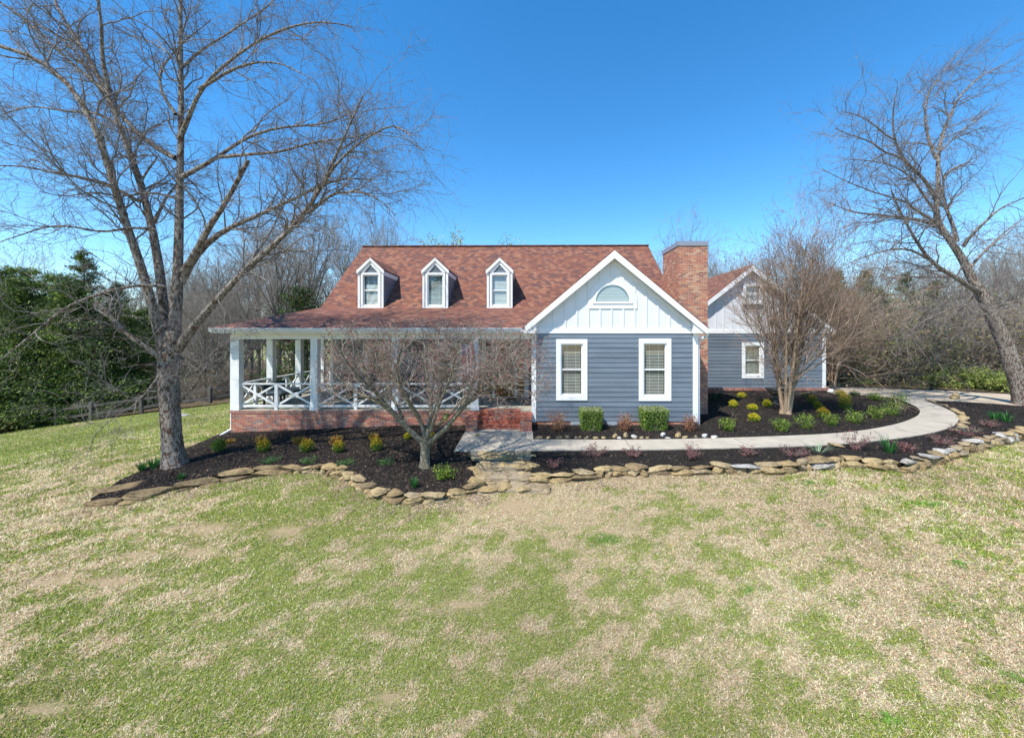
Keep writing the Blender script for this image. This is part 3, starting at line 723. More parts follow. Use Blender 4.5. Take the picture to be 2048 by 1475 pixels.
# X railings
def railing(a, b, y_or_x, axis):
    def T(u, w_, z): return (u, y_or_x + w_, z) if axis == 'x' else (y_or_x + w_, u, z)
    mid = (a + b) / 2; rl = MB()
    def bx(u0, u1, w0, w1, z0, z1):
        p, q = T(u0, w0, z0), T(u1, w1, z1); rl.box(p[0], q[0], p[1], q[1], p[2], q[2])
    bx(a, b, -.045, .045, 1.455, 1.5); bx(a, b, -.03, .03, .66, .73); bx(mid - .055, mid + .055, -.05, .05, FZ - (.02), 1.455)
    up = (0, 1, 0) if axis == 'x' else (1, 0, 0)
    for p0, p1 in ((a, mid - .055), (mid + .055, b)):
        rl.bar(T(p0, -.012, .73), T(p1, -.012, 1.455), .07, .03, up=up) if False else None
        for s, (z0, z1) in enumerate(((.745, 1.44), (1.44, .745))):
            A = Vector(T(p0, .018 * (1 - 2 * s), z0)); B = Vector(T(p1, .018 * (1 - 2 * s), z1)); d = (B - A).normalized()
            nv = Vector((0, 1, 0)) if axis == 'x' else Vector((1, 0, 0)); v = d.cross(nv).normalized() * .032; n_ = nv * .016
            rl.extr([A + v - n_, B + v - n_, B - v - n_, A - v - n_], n_ * 2)
    rl.build('porch_railing', M_rail, H)
for i in range(3): railing(XP[i] + .12, XP[i + 1] - .12, YPo, 'x')
ys_ = [YPo] + SIDE
for i in range(4): railing(ys_[i] + .12, ys_[i + 1] - .12, -10.3, 'y')

# main block walls
DX0, DX1 = -1.98, -.02        # door trim
holes = [(-6.75, -5.6, 1.2, 2.7), (-4.1, -2.95, 1.2, 2.7), (DX0 + .1, DX1 - .1, FZ, 2.95)]
m = siding(MB(), -8.3, .12, FZ, 3.28, YM, holes=holes); m.build('porch_wall', M_siding, H, fix=False)
m = MB(); m.box(-8.3, -8.28, YM, 25, -.3, 4.2); m.box(5.98, 6.0, YM, 25, 0, 4.2); m.box(-8.3, 6, 24.98, 25, -.5, 4.2)
m.quad((-8.29, 16.45, 4.15), (-8.29, 20.8, 7.75), (-8.29, 25.1, 4.15)); m.quad((5.99, 16.45, 4.15), (5.99, 20.8, 7.75), (5.99, 25.1, 4.15)); m.build('main_wall', M_siding, H, fix=False)
m = MB(); m.box(-8.34, -8.22, YM - .035, YM + .1, FZ, 3.28); m.build('corner_board', M_white, H)
window(H, -6.9, -5.45, 1.05, 2.85, YM, .15); window(H, -4.25, -2.8, 1.05, 2.85, YM, .15)
# front door with sidelights and transom
m = MB(); m.box(DX0, DX0 + .17, YM - .05, YM + .1, FZ, 3.1); m.box(DX1 - .17, DX1, YM - .05, YM + .1, FZ, 3.1); m.box(DX0 + .17, DX1 - .17, YM - .05, YM + .1, 2.97, 3.1); m.box(DX0 + .17, DX1 - .17, YM - .03, YM + .1, 2.64, 2.72)
for x in (-1.5, -.56): m.box(x - .04, x + .04, YM - .03, YM + .1, FZ, 2.64)
m.box(DX0 + .17, DX1 - .17, YM - .03, YM + .1, 2.93, 2.97)
df = m.build('door_frame', M_white, H)
m = MB(); m.box(-1.46, -.6, YM + .02, YM + .06, FZ + .02, 2.64)
for x0, x1 in ((-1.36, -1.08), (-.98, -.7)):
    for z0, z1 in ((.7, 1.15), (1.28, 1.95), (2.08, 2.52)):
        m.box(x0, x1, YM + .008, YM + .02, z0, z1); m.box(x0 + .05, x1 - .05, YM, YM + .008, z0 + .05, z1 - .05)
dr = m.build('front_door', M_door, H)
m = MB(); m.tube([(-.66, YM - .03, 1.62), (-.66, YM + .02, 1.62)], .03, 10); m.build('handle', M_brown, dr)
for x0, x1 in ((-1.81, -1.54), (-.52, -.19)):
    m = MB(); m.box(x0, x1, YM + .03, YM + .06, FZ + .02, 1.25); m.box(x0 + .05, x1 - .05, YM + .018, YM + .03, .7, 1.15)
    m.box(x0, x0 + .05, YM + .03, YM + .06, 1.25, 2.64); m.box(x1 - .05, x1, YM + .03, YM + .06, 1.25, 2.64)
    m.build('sidelight', M_door, df)
m = MB()
for x0, x1, z0, z1 in ((-1.76, -1.59, 1.25, 2.64), (-.47, -.24, 1.25, 2.64), (DX0 + .17, DX1 - .17, 2.72, 2.93)): m.quad((x0, YM + .045, z0), (x1, YM + .045, z0), (x1, YM + .045, z1), (x0, YM + .045, z1))
m.build('door_glass', M_glass, df, fix=False)
m = MB(); m.box(DX0 + .1, DX1 - .1, YM + .3, YM + .32, FZ, 3); m.build('hall_behind_glass', M_dark, df)
m = MB(); m.box(DX0 + .17, DX1 - .17, YM - .06, YM + .1, FZ - .01, FZ + .02); m.build('threshold', M_gutter, df)

# roofs
SL = .83; RY, RZ = 20.8, 7.9
def zmain(y): return 4.33 + (y - 16.5) * (RZ - 4.33) / (RY - 16.5)
th = (0, 0, -.09)
m = MB()
m.extr([(-8.85, 16.5, 4.33), (6.35, 16.5, 4.33), (6.35, RY, RZ + .05), (-8.85, RY, RZ)], th)
m.extr([(6.35, 25.1, 4.33), (-8.85, 25.1, 4.33), (-8.85, RY, RZ), (6.35, RY, RZ + .05)], th)
m.build('main_roof', M_shingle, H)
m = MB(); m.bar((-8.87, RY, RZ + .0), (6.37, RY, RZ + .05), .26, .045); m.build('ridge_cap', M_shingle, H)
for x in (-8.87, 6.33): m = MB(); m.extr([(x, 16.5, 4.24), (x, RY, RZ - .09), (x, RY, RZ - .27), (x, 16.5, 4.06)], (.03, 0, 0)); m.extr([(x, RY, RZ - .09), (x, 25.1, 4.24), (x, 25.1, 4.06), (x, RY, RZ - .27)], (.03, 0, 0)); m.build('rake_board', M_white, H)
m = MB()
m.extr([(-10.88, 13.22, 3.455), (-.2, 13.22, 3.455), (.85, 16.52, 4.345), (-8.87, 16.52, 4.345)], (0, 0, -.035))
m.extr([(-10.88, 21.6, 3.455), (-10.88, 13.22, 3.455), (-8.87, 16.52, 4.345), (-8.87, 21.6, 4.345)], (0, 0, -.035))
m.build('porch_roof', M_shingle, H)

# dormers
for dc, lab, gm, db in ((742, 'leftmost dormer with half raised white blinds', M_reveal, True), (871, 'middle dormer with one tall dark green pane behind blinds', M_greenroom, False), (999.5, 'right dormer with white blinds', M_reveal, True)):
    X = (dc - CX) * 16.55 / F; Y = 16.55; hw = .53; ze = 5.86; za = 6.4
    w_ = MB(); ho = [(X - .37, X + .37, 4.4, 5.77)]
    siding(w_, X - hw, X + hw, 4.33, 5.86, Y, .16, ho, mg=None)
    siding(w_, Y, 18.6, 4.33, 5.9, X + hw, .16, (), 'y', 1); siding(w_, Y, 18.6, 4.33, 5.9, X - hw, .16, (), 'y', -1)
    w_.quad((X - .4, Y - .006, 5.82), (X + .4, Y - .006, 5.82), (X + .2, Y - .006, 6.02), (X - .2, Y - .006, 6.02)); w_.quad((X - .26, Y - .018, 6.0), (X + .26, Y - .018, 6.0), (X, Y - .008, 6.3))
    dw = w_.build('dormer', M_siding, H, fix=False); dw['label'] = lab
    t = MB(); t.box(X - hw - .012, X - hw + .075, Y - .045, Y + .02, 4.3, 5.84); t.box(X + hw - .075, X + hw + .012, Y - .045, Y + .06, 4.3, 5.84)
    fy0, fy1 = Y - .05, Y + .01
    t.prism([(X - hw, 5.84), (X - .3, 5.84), (X, 6.17), (X + .3, 5.84), (X + hw, 5.84), (X + hw, 5.9), (X, 6.42), (X - hw, 5.9)], fy0, fy1)
    t.box(X + hw, X + hw + .03, Y, 18.4, 5.72, 5.9); t.box(X - hw - .03, X - hw, Y, 18.4, 5.72, 5.9)
    t.box(X - hw, X + hw, Y - .06, Y + .02, 4.3, 4.36)
    t.build('dormer_trim', M_white, dw)
    r = MB(); o = .58
    for s in (-1, 1):
        r.extr([(X + s * o, Y - .1, 5.92), (X, Y - .1, 6.46), (X, 19.2, 6.46), (X + s * o, 18.55, 5.92)], (0, 0, .035))
    r.build('dormer_roof', M_shingle, dw)
    t = MB()
    t.prism([(X - o, 5.8), (X - o + .03, 5.79), (X, 6.33), (X + o - .03, 5.79), (X + o, 5.8), (X + o, 5.925), (X, 6.465), (X - o, 5.925)], Y - .1, Y - .052)
    t.build('rake_trim', M_white, dw)
    window(dw, X - .42, X + .42, 4.34, 5.83, Y, .085, name='dormer_window', drop=.4 if dc == 742 else 0, double=db, dark=gm, bh=.3 if not db else .8)

# front wing
WX0, WX1 = .12, 5.9; RXc, ZR = 2.89, 6.08
W1 = (.95, 2.04, .92, 3.06); W2 = (3.84, 4.97, .9, 3.08)
ho = [(a + .08, b - .08, c + .08, d - .08) for a, b, c, d in (W1, W2)]
m = siding(MB(), WX0, WX1, .185, 3.27, YP, .1715, ho)
siding(m, YP, 18.5, .185, 3.3, WX0, .1715, (), 'y', -1); siding(m, YP, 18.5, .185, 3.3, WX1, .1715, (), 'y', 1)
m.build('wing_wall', M_siding, H, fix=False)
m = MB(); m.box(WX0 + .01, WX1 - .0, YP + .002, YP + .15, -.3, .183); m.box(WX1 - .15, WX1 - .001, YP + .15, 18.5, -.3, .183); m.box(WX0 + .001, WX0 + .15, YP + .15, 18.5, -.3, .183); m.build('foundation', M_brick, H)
for x0, x1 in ((1.47, 1.86), (2.72, 3.1)):
    m = MB(); m.box(x0, x1, YP - .012, YP + .001, .04, .165)
    for i in range(6): m.box(x0 + .02, x1 - .02, YP - .02, YP - .012, .05 + i * .019, .06 + i * .019)
    m.build('foundation_vent', M_vent, H)
for x0, x1 in ((WX0 - .03, WX0 + .13), (WX1 - .17, WX1 + .01)): MB().box(x0, x1, YP - .04, YP + .1, .17, 3.27).build('corner_board', M_white, H)
window(H, *W1[:2], *W1[2:], YP, .16, label='left window of the front wing', dark=M_dark); window(H, *W2[:2], *W2[2:], YP, .16, label='right window of the front wing', dark=M_dark)
# gable: panel, battens, boards
gs = (ZR - 3.4) / (ZR * 0 + 3.17)
def zg(x, inset=.2): return ZR - inset - gs * abs(x - RXc)
m = MB(); m.prism([(WX0, 3.26), (WX1, 3.26), (WX1, zg(WX1, .05)), (RXc, zg(RXc, .05)), (WX0, zg(WX0, .05))], YP, YP + .1); gp = m.build('gable', M_panel, H)
for i in range(15):
    x = RXc + .405 * (i - 7); z0 = 3.44
    if x < WX0 + .1 or x > WX1 - .1: continue
    if abs(x - 2.92) < .86:
        MB().box(x - .03, x + .03, YP - .024, YP, z0, 4.13).build('batten', M_panel, gp); z0 = 4.36 + math.sqrt(max(0, .86 ** 2 - (x - 2.92) ** 2)) - .02
    if zg(x) - z0 > .05: MB().box(x - .03, x + .03, YP - .024, YP, z0, zg(x, .26)).build('batten', M_panel, gp)
m = MB(); m.box(WX0, WX1, YP - .035, YP + .0, 3.26, 3.44); m.box(2.92 - .86, 2.92 + .86, YP - .03, YP, 4.13, 4.28)
for s in (-1, 1):
    a = (RXc, zg(RXc, .12)); b = (RXc + s * 2.9, zg(RXc + 2.9, .12)); m.prism([a, b, (b[0], b[1] - .14), (a[0], a[1] - .18)] if s < 0 else [a, (a[0], a[1] - .18), (b[0], b[1] - .14), b], YP - .03, YP)
m.build('frieze_board', M_white, gp)
def arc_ring(mb, cx, cz, r0, r1, y0, y1, n=28):
    for i in range(n):
        a, b = math.pi * i / n, math.pi * (i + 1) / n
        q = [(cx + r1 * math.cos(a), cz + r1 * math.sin(a)), (cx + r1 * math.cos(b), cz + r1 * math.sin(b)), (cx + r0 * math.cos(b), cz + r0 * math.sin(b)), (cx + r0 * math.cos(a), cz + r0 * math.sin(a))]
        mb.prism(q, y0, y1)
m = MB(); arc_ring(m, 2.92, 4.36, .66, .86, YP - .028, YP); m.box(2.92 - .86, 2.92 + .86, YP - .028, YP, 4.28, 4.36); aw = m.build('arch_window', M_panel, H)
m = MB(); arc_ring(m, 2.92, 4.36, .595, .66, YP - .05, YP + .01); m.box(2.92 - .7, 2.92 + .7, YP - .055, YP + .0, 4.3, 4.37); m.build('arch_frame', M_white, aw)
m = MB(); n = 24; poly = [(2.92 + .6 * math.cos(math.pi * i / n), 4.37 + .59 * math.sin(math.pi * i / n)) for i in range(n + 1)]
m.quad(*[(x, YP - .03, z) for x, z in poly]); m.build('pane', M_glass, aw, fix=False)
m = MB(); m.quad(*[(x, YP - .006, z) for x, z in poly]); m.build('shade_backing', paint('arch_shade', (.3, .36, .38), .7), aw, fix=False)
m = MB()
for i in range(11):
    z = 4.4 + i * .05; hw = math.sqrt(max(0, .57 ** 2 - (z - 4.37) ** 2)) * (1 - .03 * i)
    if hw > .1: m.box(2.92 - hw, 2.92 + hw, YP - .012, YP - .008, z, z + .032)
m.build('blinds', M_blind, aw)
def gable_roof(xc, zr, x0, x1, ze, yf, yr, yb0, yb1, wall_x0, wall_x1, Yw, ret=(True, True)):
    """two roof slopes, front rake boards, soffits and eave returns"""
    r = MB(); r.extr([(x0, yf, ze), (xc, yf, zr), (xc, yr, zr), (x0, yb0, ze)], (0, 0, .06)); r.extr([(xc, yf, zr), (x1, yf, ze), (x1, yb1, ze), (xc, yr, zr)], (0, 0, .06))
    ro = r.build('wing_roof' if xc < 5 else 'garage_roof', M_shingle, H)
    t = MB(); d = .27
    for xe in (x0, x1):
        k = 1 if xe > xc else -1; pl = [(xc, zr), (xe + k * .0, ze), (xe + k * .0, ze - .12), (xe - k * .1, ze - .14), (xc, zr - d)]
        if k > 0: pl = pl[::-1]
        t.prism(pl, yf - .03, yf + .015)
        t.prism([(xe, ze - .13), (xe - k * .52, ze - .13), (xe - k * .52, ze + .29), (xe, ze - .02)][::(-1 if k > 0 else 1)], yf + .015, Yw - .04)
    t.build('rake_trim', M_white, ro)
    s = MB()
    for xe in (x0, x1): s.quad((xc, yf, zr - .02), (xe, yf, ze - .02), (xe, Yw, ze - .02), (xc, Yw, zr - .02))
    for xe, yb in ((x0, yb0), (x1, yb1)):
        k = 1 if xe > xc else -1; s.box(xe - k * .02, xe - k * .04, yf, yb, ze - .14, ze - .01); s.box(xe - k * .03, xe - k * .5, Yw, yb, ze - .14, ze - .12)
    s.build('soffit', M_white, ro, fix=False); return ro
gable_roof(2.94, 6.11, -.27, 6.19, 3.4, 13.41, 18.7, 16.2, 18.6, WX0, WX1, YP)
g = MB(); g.extr([(6.19, 13.42, 3.28), (6.26, 13.42, 3.3), (6.29, 13.42, 3.39), (6.19, 13.42, 3.4)], (0, 5.3, 0)); g.build('gutter', M_gutter, H)
m = MB(); m.tube([(6.2, 13.5, 3.3), (6.16, 13.56, 3.12), (5.97, 13.72, 2.98), (5.96, 13.74, 2.85)], .045, 8); m.box(5.915, 6.0, 13.7, 13.79, -.02, 2.87); m.bar((5.96, 13.75, .03), (6.02, 13.5, -.02), .09, .07); m.build('downspout', M_gutter, H)
m = MB(); m.lathe(5.99, 13.6, [(.0, 3.1), (.05, 3.1), (.055, 3.16), (.03, 3.22), (0, 3.22)], 12); m.lathe(6.02, 13.52, [(0, 3.08), (.04, 3.08), (.05, 3.15), (.0, 3.2)], 12); m.build('floodlight', M_white, H)

# chimney
m = MB(); m.box(5.905, 7.06, 15.4, 17.2, -.3, 6.72); ch = m.build('chimney', M_chbrick, H)
m = MB(); m.box(5.88, 7.085, 15.375, 17.225, 6.72, 6.9); m.build('chimney_cap', M_metal, ch)
m = MB(); m.lathe(6.5, 16.3, [(0, 6.9), (.1, 6.9), (.1, 7.0), (.22, 7.02), (.24, 7.05), (.02, 7.1), (0, 7.1)], 20); m.build('flue_cap', M_metal, ch)

# garage wing
GYf = 20.3; gx0, gx1 = 6.05, 15.41
GW = (11.07, 12.21, .93, 2.8)
m = siding(MB(), gx0, gx1, .44, 3.27, GYf, .178, [(GW[0] + .08, GW[1] - .08, GW[2] + .08, GW[3] - .08)]); siding(m, GYf, 27, .44, 3.3, gx1, .178, (), 'y', 1); m.build('garage_wall', M_siding, H, fix=False)
m = MB(); m.box(gx0, gx1 + .05, GYf + .01, GYf + .2, -.2, .29); m.box(gx1 - .1, gx1 + .05, GYf + .2, 27, -.2, .29); m.build('garage_foundation', M_brick, H)
m = MB(); m.box(gx0, gx1 + .12, GYf - .07, GYf + .2, .3, .435); m.box(gx1 - .1, gx1 + .12, GYf + .2, 27, .3, .435); m.build('brick_ledge', M_rowlock, H)
m = MB(); m.box(gx1 - .16, gx1 + .02, GYf - .04, GYf + .1, .44, 3.27); m.build('corner_board', M_white, H)
window(H, *GW[:2], *GW[2:], GYf, .17, label='window of the garage wing behind the crape myrtle', dark=M_greenroom)
GXc, GZr = 11.5, 6.75
gsl = (GZr - 3.4) / 4.2
def zgg(x, i=.05): return GZr - i - gsl * abs(x - GXc)
m = MB(); m.prism([(7.4, 3.26), (gx1, 3.26), (gx1, zgg(gx1)), (GXc, zgg(GXc)), (7.4, zgg(7.4))], GYf, GYf + .1); gg = m.build('garage_gable', M_panel, H)
x = 7.7
while x < gx1 - .1:
    MB().box(x - .03, x + .03, GYf - .022, GYf, 3.44, zgg(x, .3) if not 11.05 < x < 12.15 else 4.78).build('batten', M_panel, gg); x += .405
m = MB(); m.box(gx0, gx1, GYf - .035, GYf, 3.26, 3.44)
m.build('frieze_board', M_white, gg)
window(gg, 11.1, 12.1, 4.78, 5.82, GYf - .09, .12, name='attic_window', blind=False, dark=M_dark)
gable_roof(11.5, GZr, 7.28, 15.76, 3.4, 20.05, 27, 27, 27, gx0, gx1, GYf)
m = MB(); m.quad((6.0, 20.1, 3.3), (7.5, 20.1, 3.3), (7.5, 25, 3.36), (6.0, 25, 3.36)); m.build('link_roof', M_shingle, H, fix=False)
m = MB(); m.box(6.0, 15.4, 26.9, 27, -.2, 3.3); m.box(6, 6.02, 25, 27, -.2, 3.3); m.build('rear_wall', M_siding, H)

# porch things
e = empty('doormat', (-.97, 15.9, FZ), 'brown coir doormat with dark lettering marks in front of the front door', 'doormat')
m = MB(); m.box(-1.55, -.38, 15.7, 16.15, FZ + .002, FZ + .022); m.build('mat', M_mat, e)
m = MB()
for i in range(9):
    x = -1.32 + i * .085; m.box(x, x + .045, 15.86, 15.99, FZ + .0225, FZ + .0245)
m.build('mat_marks', M_mattext, e)
e = empty('ceiling_fan', (-9.3, 15.0, 3.27), 'dark brown ceiling fan under the roof of the left porch end', 'ceiling fan')
m = MB(); m.tube([(-9.3, 15, 3.27), (-9.3, 15, 3.08)], .02, 8); m.lathe(-9.3, 15, [(0, 3.08), (.1, 3.07), (.14, 3.0), (.1, 2.94), (0, 2.94)], 16); m.build('motor', M_brown, e)
m = MB(); m.lathe(-9.3, 15, [(0, 2.94), (.07, 2.94), (.11, 2.88), (.07, 2.83), (0, 2.82)], 14); m.build('lamp_shade', M_cushion, e)
for k in range(5):
    a = 2 * math.pi * k / 5 + .3; d = Vector((math.cos(a), math.sin(a), 0)); q = Vector((-9.3, 15, 3.01)); MB().bar(q + d * .12, q + d * .66 + Vector((0, 0, .02)), .13, .012).build('blade', M_brown, e)
def bench(x, y, label, L=1.3):
    e = empty('porch_bench', (x, y, FZ), label, 'bench')
    m = MB(); m.box(x - .35, x + .35, y - L / 2, y + L / 2, FZ + .36, FZ + .42); m.build('seat', M_bench, e)
    m = MB(); m.box(x - .36, x - .3, y - L / 2, y + L / 2, FZ + .42, FZ + .8)
    m.build('backrest', M_bench, e)
    m = MB(); m.box(x - .28, x + .32, y - L / 2 + .06, y + L / 2 - .06, FZ + .42, FZ + .53); m.build('cushion', M_cushion, e)
    for sx in (-.31, .31):
        for sy in (-L / 2 + .05, L / 2 - .05): MB().box(x + sx - .03, x + sx + .03, y + sy - .03, y + sy + .03, FZ, FZ + .36).build('leg', M_bench, e)
bench(-9.6, 15.2, 'dark wicker bench with pale cushion behind the corner railing of the porch')
def chair(x, y, rz, label):
    e = empty('porch_chair', (x, y, FZ), label, 'chair', 'dark chairs on the porch'); e.rotation_euler = (0, 0, 0)
    q = Matrix.Rotation(rz, 4, 'Z')
    def part(nm, mt, *b):
        m = MB()
        for bb in b: m.box(*bb)
        m.v = [tuple(q @ Vector(p) + Vector((x, y, FZ))) for p in m.v]; m.build(nm, mt, e)
    part('seat', M_bench, (-.28, .28, -.28, .28, .38, .44)); part('backrest', M_bench, (-.28, .28, .24, .3, .44, 1.02)); part('armrest', M_bench, (-.32, -.26, -.28, .28, .62, .66)); part('armrest', M_bench, (.26, .32, -.28, .28, .62, .66))
    for sx in (-.28, .28):
        for sy in (-.26, .26): part('leg', M_bench, (sx - .025, sx + .025, sy - .025, sy + .025, 0, .62 if sy < 0 else .44))
chair(-7.4, 15.9, 0, 'dark porch chair at the far left of the front porch wall'); chair(-5.0, 15.9, .15, 'dark porch chair between the two porch windows'); chair(-2.5, 15.9, -.1, 'dark porch chair beside the front door')
e = empty('flag', (-2.12, 13.62, 2.8), 'red and white striped flag hanging limp from the porch post beside the steps', 'flag')
MB().tube([(-1.95, 13.66, 2.5), (-2.2, 13.35, 2.9)], .012, 6).build('flagpole', M_white, e)
for k in range(7):
    m = MB(); x = -2.32 + k * .055; n = 8
    pts = [(x + .018 * math.sin(i * .9 + k), 13.45 + .04 * math.sin(k * 1.7), 2.84 - i * .15 + k * .01) for i in range(n)]
    for i in range(n - 1): m.quad(pts[i], (pts[i][0] + .05, pts[i][1] + .02, pts[i][2]), (pts[i + 1][0] + .05, pts[i + 1][1] + .02, pts[i + 1][2]), pts[i + 1])
    m.build('stripe', M_redf if k % 2 == 0 else M_white, e, fix=False)
MB().quad((-2.3, 13.43, 2.85), (-2.1, 13.43, 2.86), (-2.1, 13.42, 2.5), (-2.28, 13.42, 2.48)).build('canton', M_bluef, e, fix=False)

# birdbath behind the crape myrtle
h = hit(1551, 809); e = empty('birdbath', h, 'dark grey scalloped stone birdbath behind the crape myrtle trunks', 'birdbath')
m = MB(); m.lathe(h.x, h.y, [(0, h.z), (.2, h.z), (.2, h.z + .05), (.1, h.z + .1), (.075, h.z + .3), (.1, h.z + .44), (0, h.z + .46)], 16); M_bb = paint('mossy_cast_stone', (.09, .1, .095), .9, .5); m.build('pedestal', M_bb, e, smooth=True)
m = MB(); m.lathe(h.x, h.y, [(0, h.z + .44), (.14, h.z + .45), (.3, h.z + .56), (.42, h.z + .72), (.4, h.z + .74), (.28, h.z + .62), (0, h.z + .56)], 24); m.build('bowl', M_bb, e, smooth=True)
# bird feeder
h = P(891, 842, 9.9); e = empty('bird_feeder', h, 'small yellow and green glass bird feeder with tan lid hanging in the spreading shrub', 'bird feeder')
m = MB(); m.lathe(h.x, h.y, [(0, h.z), (.075, h.z), (.08, h.z + .02), (0, h.z + .03)], 14); m.build('tray', M_mat, e)
m = MB(); m.lathe(h.x, h.y, [(0, h.z + .02), (.045, h.z + .03), (.055, h.z + .12), (.045, h.z + .2), (0, h.z + .2)], 14); m.build('jar', paint('feeder_glass', (.3, .33, .1), .2), e, smooth=True)
m = MB(); m.lathe(h.x, h.y, [(0, h.z + .2), (.08, h.z + .2), (.05, h.z + .235), (0, h.z + .25)], 14); m.tube([(h.x, h.y, h.z + .24), (h.x, h.y, h.z + .42)], .003, 4); m.build('lid', M_mat, e)

# ------------------------------------------------------------------ trees
def nrm(v): return v / np.maximum(1e-9, np.linalg.norm(v, axis=-1, keepdims=True))
def tubes(Ps, Rs, sides):
    """Ps (N,K,3), Rs (N,K) -> vertices, quads"""
    N, K, _ = Ps.shape
    d = np.empty_like(Ps); d[:, 1:-1] = Ps[:, 2:] - Ps[:, :-2]; d[:, 0] = Ps[:, 1] - Ps[:, 0]; d[:, -1] = Ps[:, -1] - Ps[:, -2]; d = nrm(d)
    ref = np.zeros((N, 1, 3)); ref[:, 0] = (.31, .17, .2); m = np.abs(nrm((Ps[:, -1] - Ps[:, 0]))[:, 2]) < .7; ref[m, 0] = (.1, .05, 1)
    ref = nrm(ref)
    u = nrm(np.cross(d, ref)); v = np.cross(d, u)
    a = 2 * np.pi * np.arange(sides) / sides
    V = Ps[:, :, None] + (u[:, :, None] * np.cos(a)[None, None, :, None] + v[:, :, None] * np.sin(a)[None, None, :, None]) * Rs[:, :, None, None]
    idx = np.arange(N * K * sides).reshape(N, K, sides); nx_ = np.roll(idx, -1, axis=2)
    F_ = np.stack([idx[:, :-1], idx[:, 1:], nx_[:, 1:], nx_[:, :-1]], -1).reshape(-1, 4)
    return V.reshape(-1, 3), F_
class Acc:
    def __init__(s): s.V = []; s.F = []; s.n = 0
    def add(s, V, F_): s.V.append(V); s.F.append(F_ + s.n); s.n += len(V)
    def tubes(s, Ps, Rs, sides): s.add(*tubes(Ps, Rs, sides)); return s
    def build(s, name, mat, parent, smooth=True): return npmesh(name, np.concatenate(s.V), np.concatenate(s.F), mat, parent, None, smooth)
def spawn(Pp, Rp, n, r, L, ang=50, k=6, tmin=.2, tmax=1, curl=.15, up=0., droop=0., rs=.55, rmin=.003, rmax=9, tl=.5, lj=.4, gauss=None):
    N, K, _ = Pp.shape; ln = np.linalg.norm(np.diff(Pp, axis=1), axis=2).sum(1); pr = ln / ln.sum()
    i = r.choice(N, n, p=pr); t = (tmin + (tmax - tmin) * r.random(n)); f = t * (K - 1); j = np.minimum(f.astype(int), K - 2); f = (f - j)[:, None]
    a, b = Pp[i, j], Pp[i, j + 1]; st_ = a * (1 - f) + b * f; pd = nrm(b - a); rad = Rp[i, j] * (1 - f[:, 0]) + Rp[i, j + 1] * f[:, 0]
    q = r.normal(size=(n, 3)); q -= (q * pd).sum(1, keepdims=True) * pd; q = nrm(q); an = np.radians(ang * (.75 + .5 * r.random(n)))[:, None]
    d = nrm(pd * np.cos(an) + q * np.sin(an)); l = L * (1 - tl * t) * (1 - lj + 2 * lj * r.random(n))
    Q = np.empty((n, k, 3)); Q[:, 0] = st_; step = (l / (k - 1))[:, None]
    for m in range(1, k):
        d = d + r.normal(size=(n, 3)) * curl; d[:, 2] += up * (1 - m / k) - droop * m / k; d = nrm(d); Q[:, m] = Q[:, m - 1] + d * step
    r0 = np.clip(rad * rs, rmin, rmax); R_ = r0[:, None] * np.linspace(1, .25, k)[None] ; R_ = np.maximum(R_, rmin * .6)
    return Q, R_
def resample(pts, rad, K, jit=0, r=None):
    pts = np.array(pts, dtype=float); L_ = np.concatenate([[0], np.cumsum(np.linalg.norm(np.diff(pts, axis=0), axis=1))]); s = np.linspace(0, L_[-1], K)
    Q = np.stack([np.interp(s, L_, pts[:, c]) for c in range(3)], 1); R_ = np.interp(s, L_, np.array(rad, dtype=float))
    if jit: Q[1:-1] += r.normal(size=(K - 2, 3)) * jit
    # soften corners
    for _ in range(2): Q[1:-1] = Q[1:-1] * .5 + (Q[2:] + Q[:-2]) * .25
    return Q, R_
def trunk_mesh(acc, pts, rad, r, sides=16, K=40, lump=.08, flare=0, nroots=6):
    Q, R_ = resample(pts, rad, K); N = 1
    V, F_ = tubes(Q[None], R_[None], sides); V = V.reshape(K, sides, 3)
    a = np.arange(sides) / sides * 2 * np.pi; ph = r.random(4) * 6
    for i in range(K):
        c = Q[i]; off = V[i] - c
        s = 1 + lump * (np.sin(a * 3 + ph[0] + i * .13) * .5 + np.sin(a * 5 + ph[1] - i * .21) * .35 + (r.random(sides) - .5) * 1.0)
        if flare:
            h_ = np.linalg.norm(Q[i] - Q[0]); fl = flare * math.exp(-h_ / .16) * (1 + .6 * np.sin(a * nroots / 2 + ph[2])) + flare * .35 * math.exp(-h_ / .6); s = s + fl
        V[i] = c + off * s[:, None]
    acc.add(V.reshape(-1, 3), F_)
def limb(Yb, spec, K=14, r=None, jit=.012):
    """spec: (r0, r1, dY at start, dY at end, [(px,py)...])"""
    r0, r1, ya, yb, pts = spec; n = len(pts); P3 = [P(x, y, Yb + ya + (yb - ya) * (i / (n - 1)) ** .9) for i, (x, y) in enumerate(pts)]
    return resample([tuple(p) for p in P3], [r0 + (r1 - r0) * (i / (n - 1)) ** .8 for i in range(n)], K, jit, r)

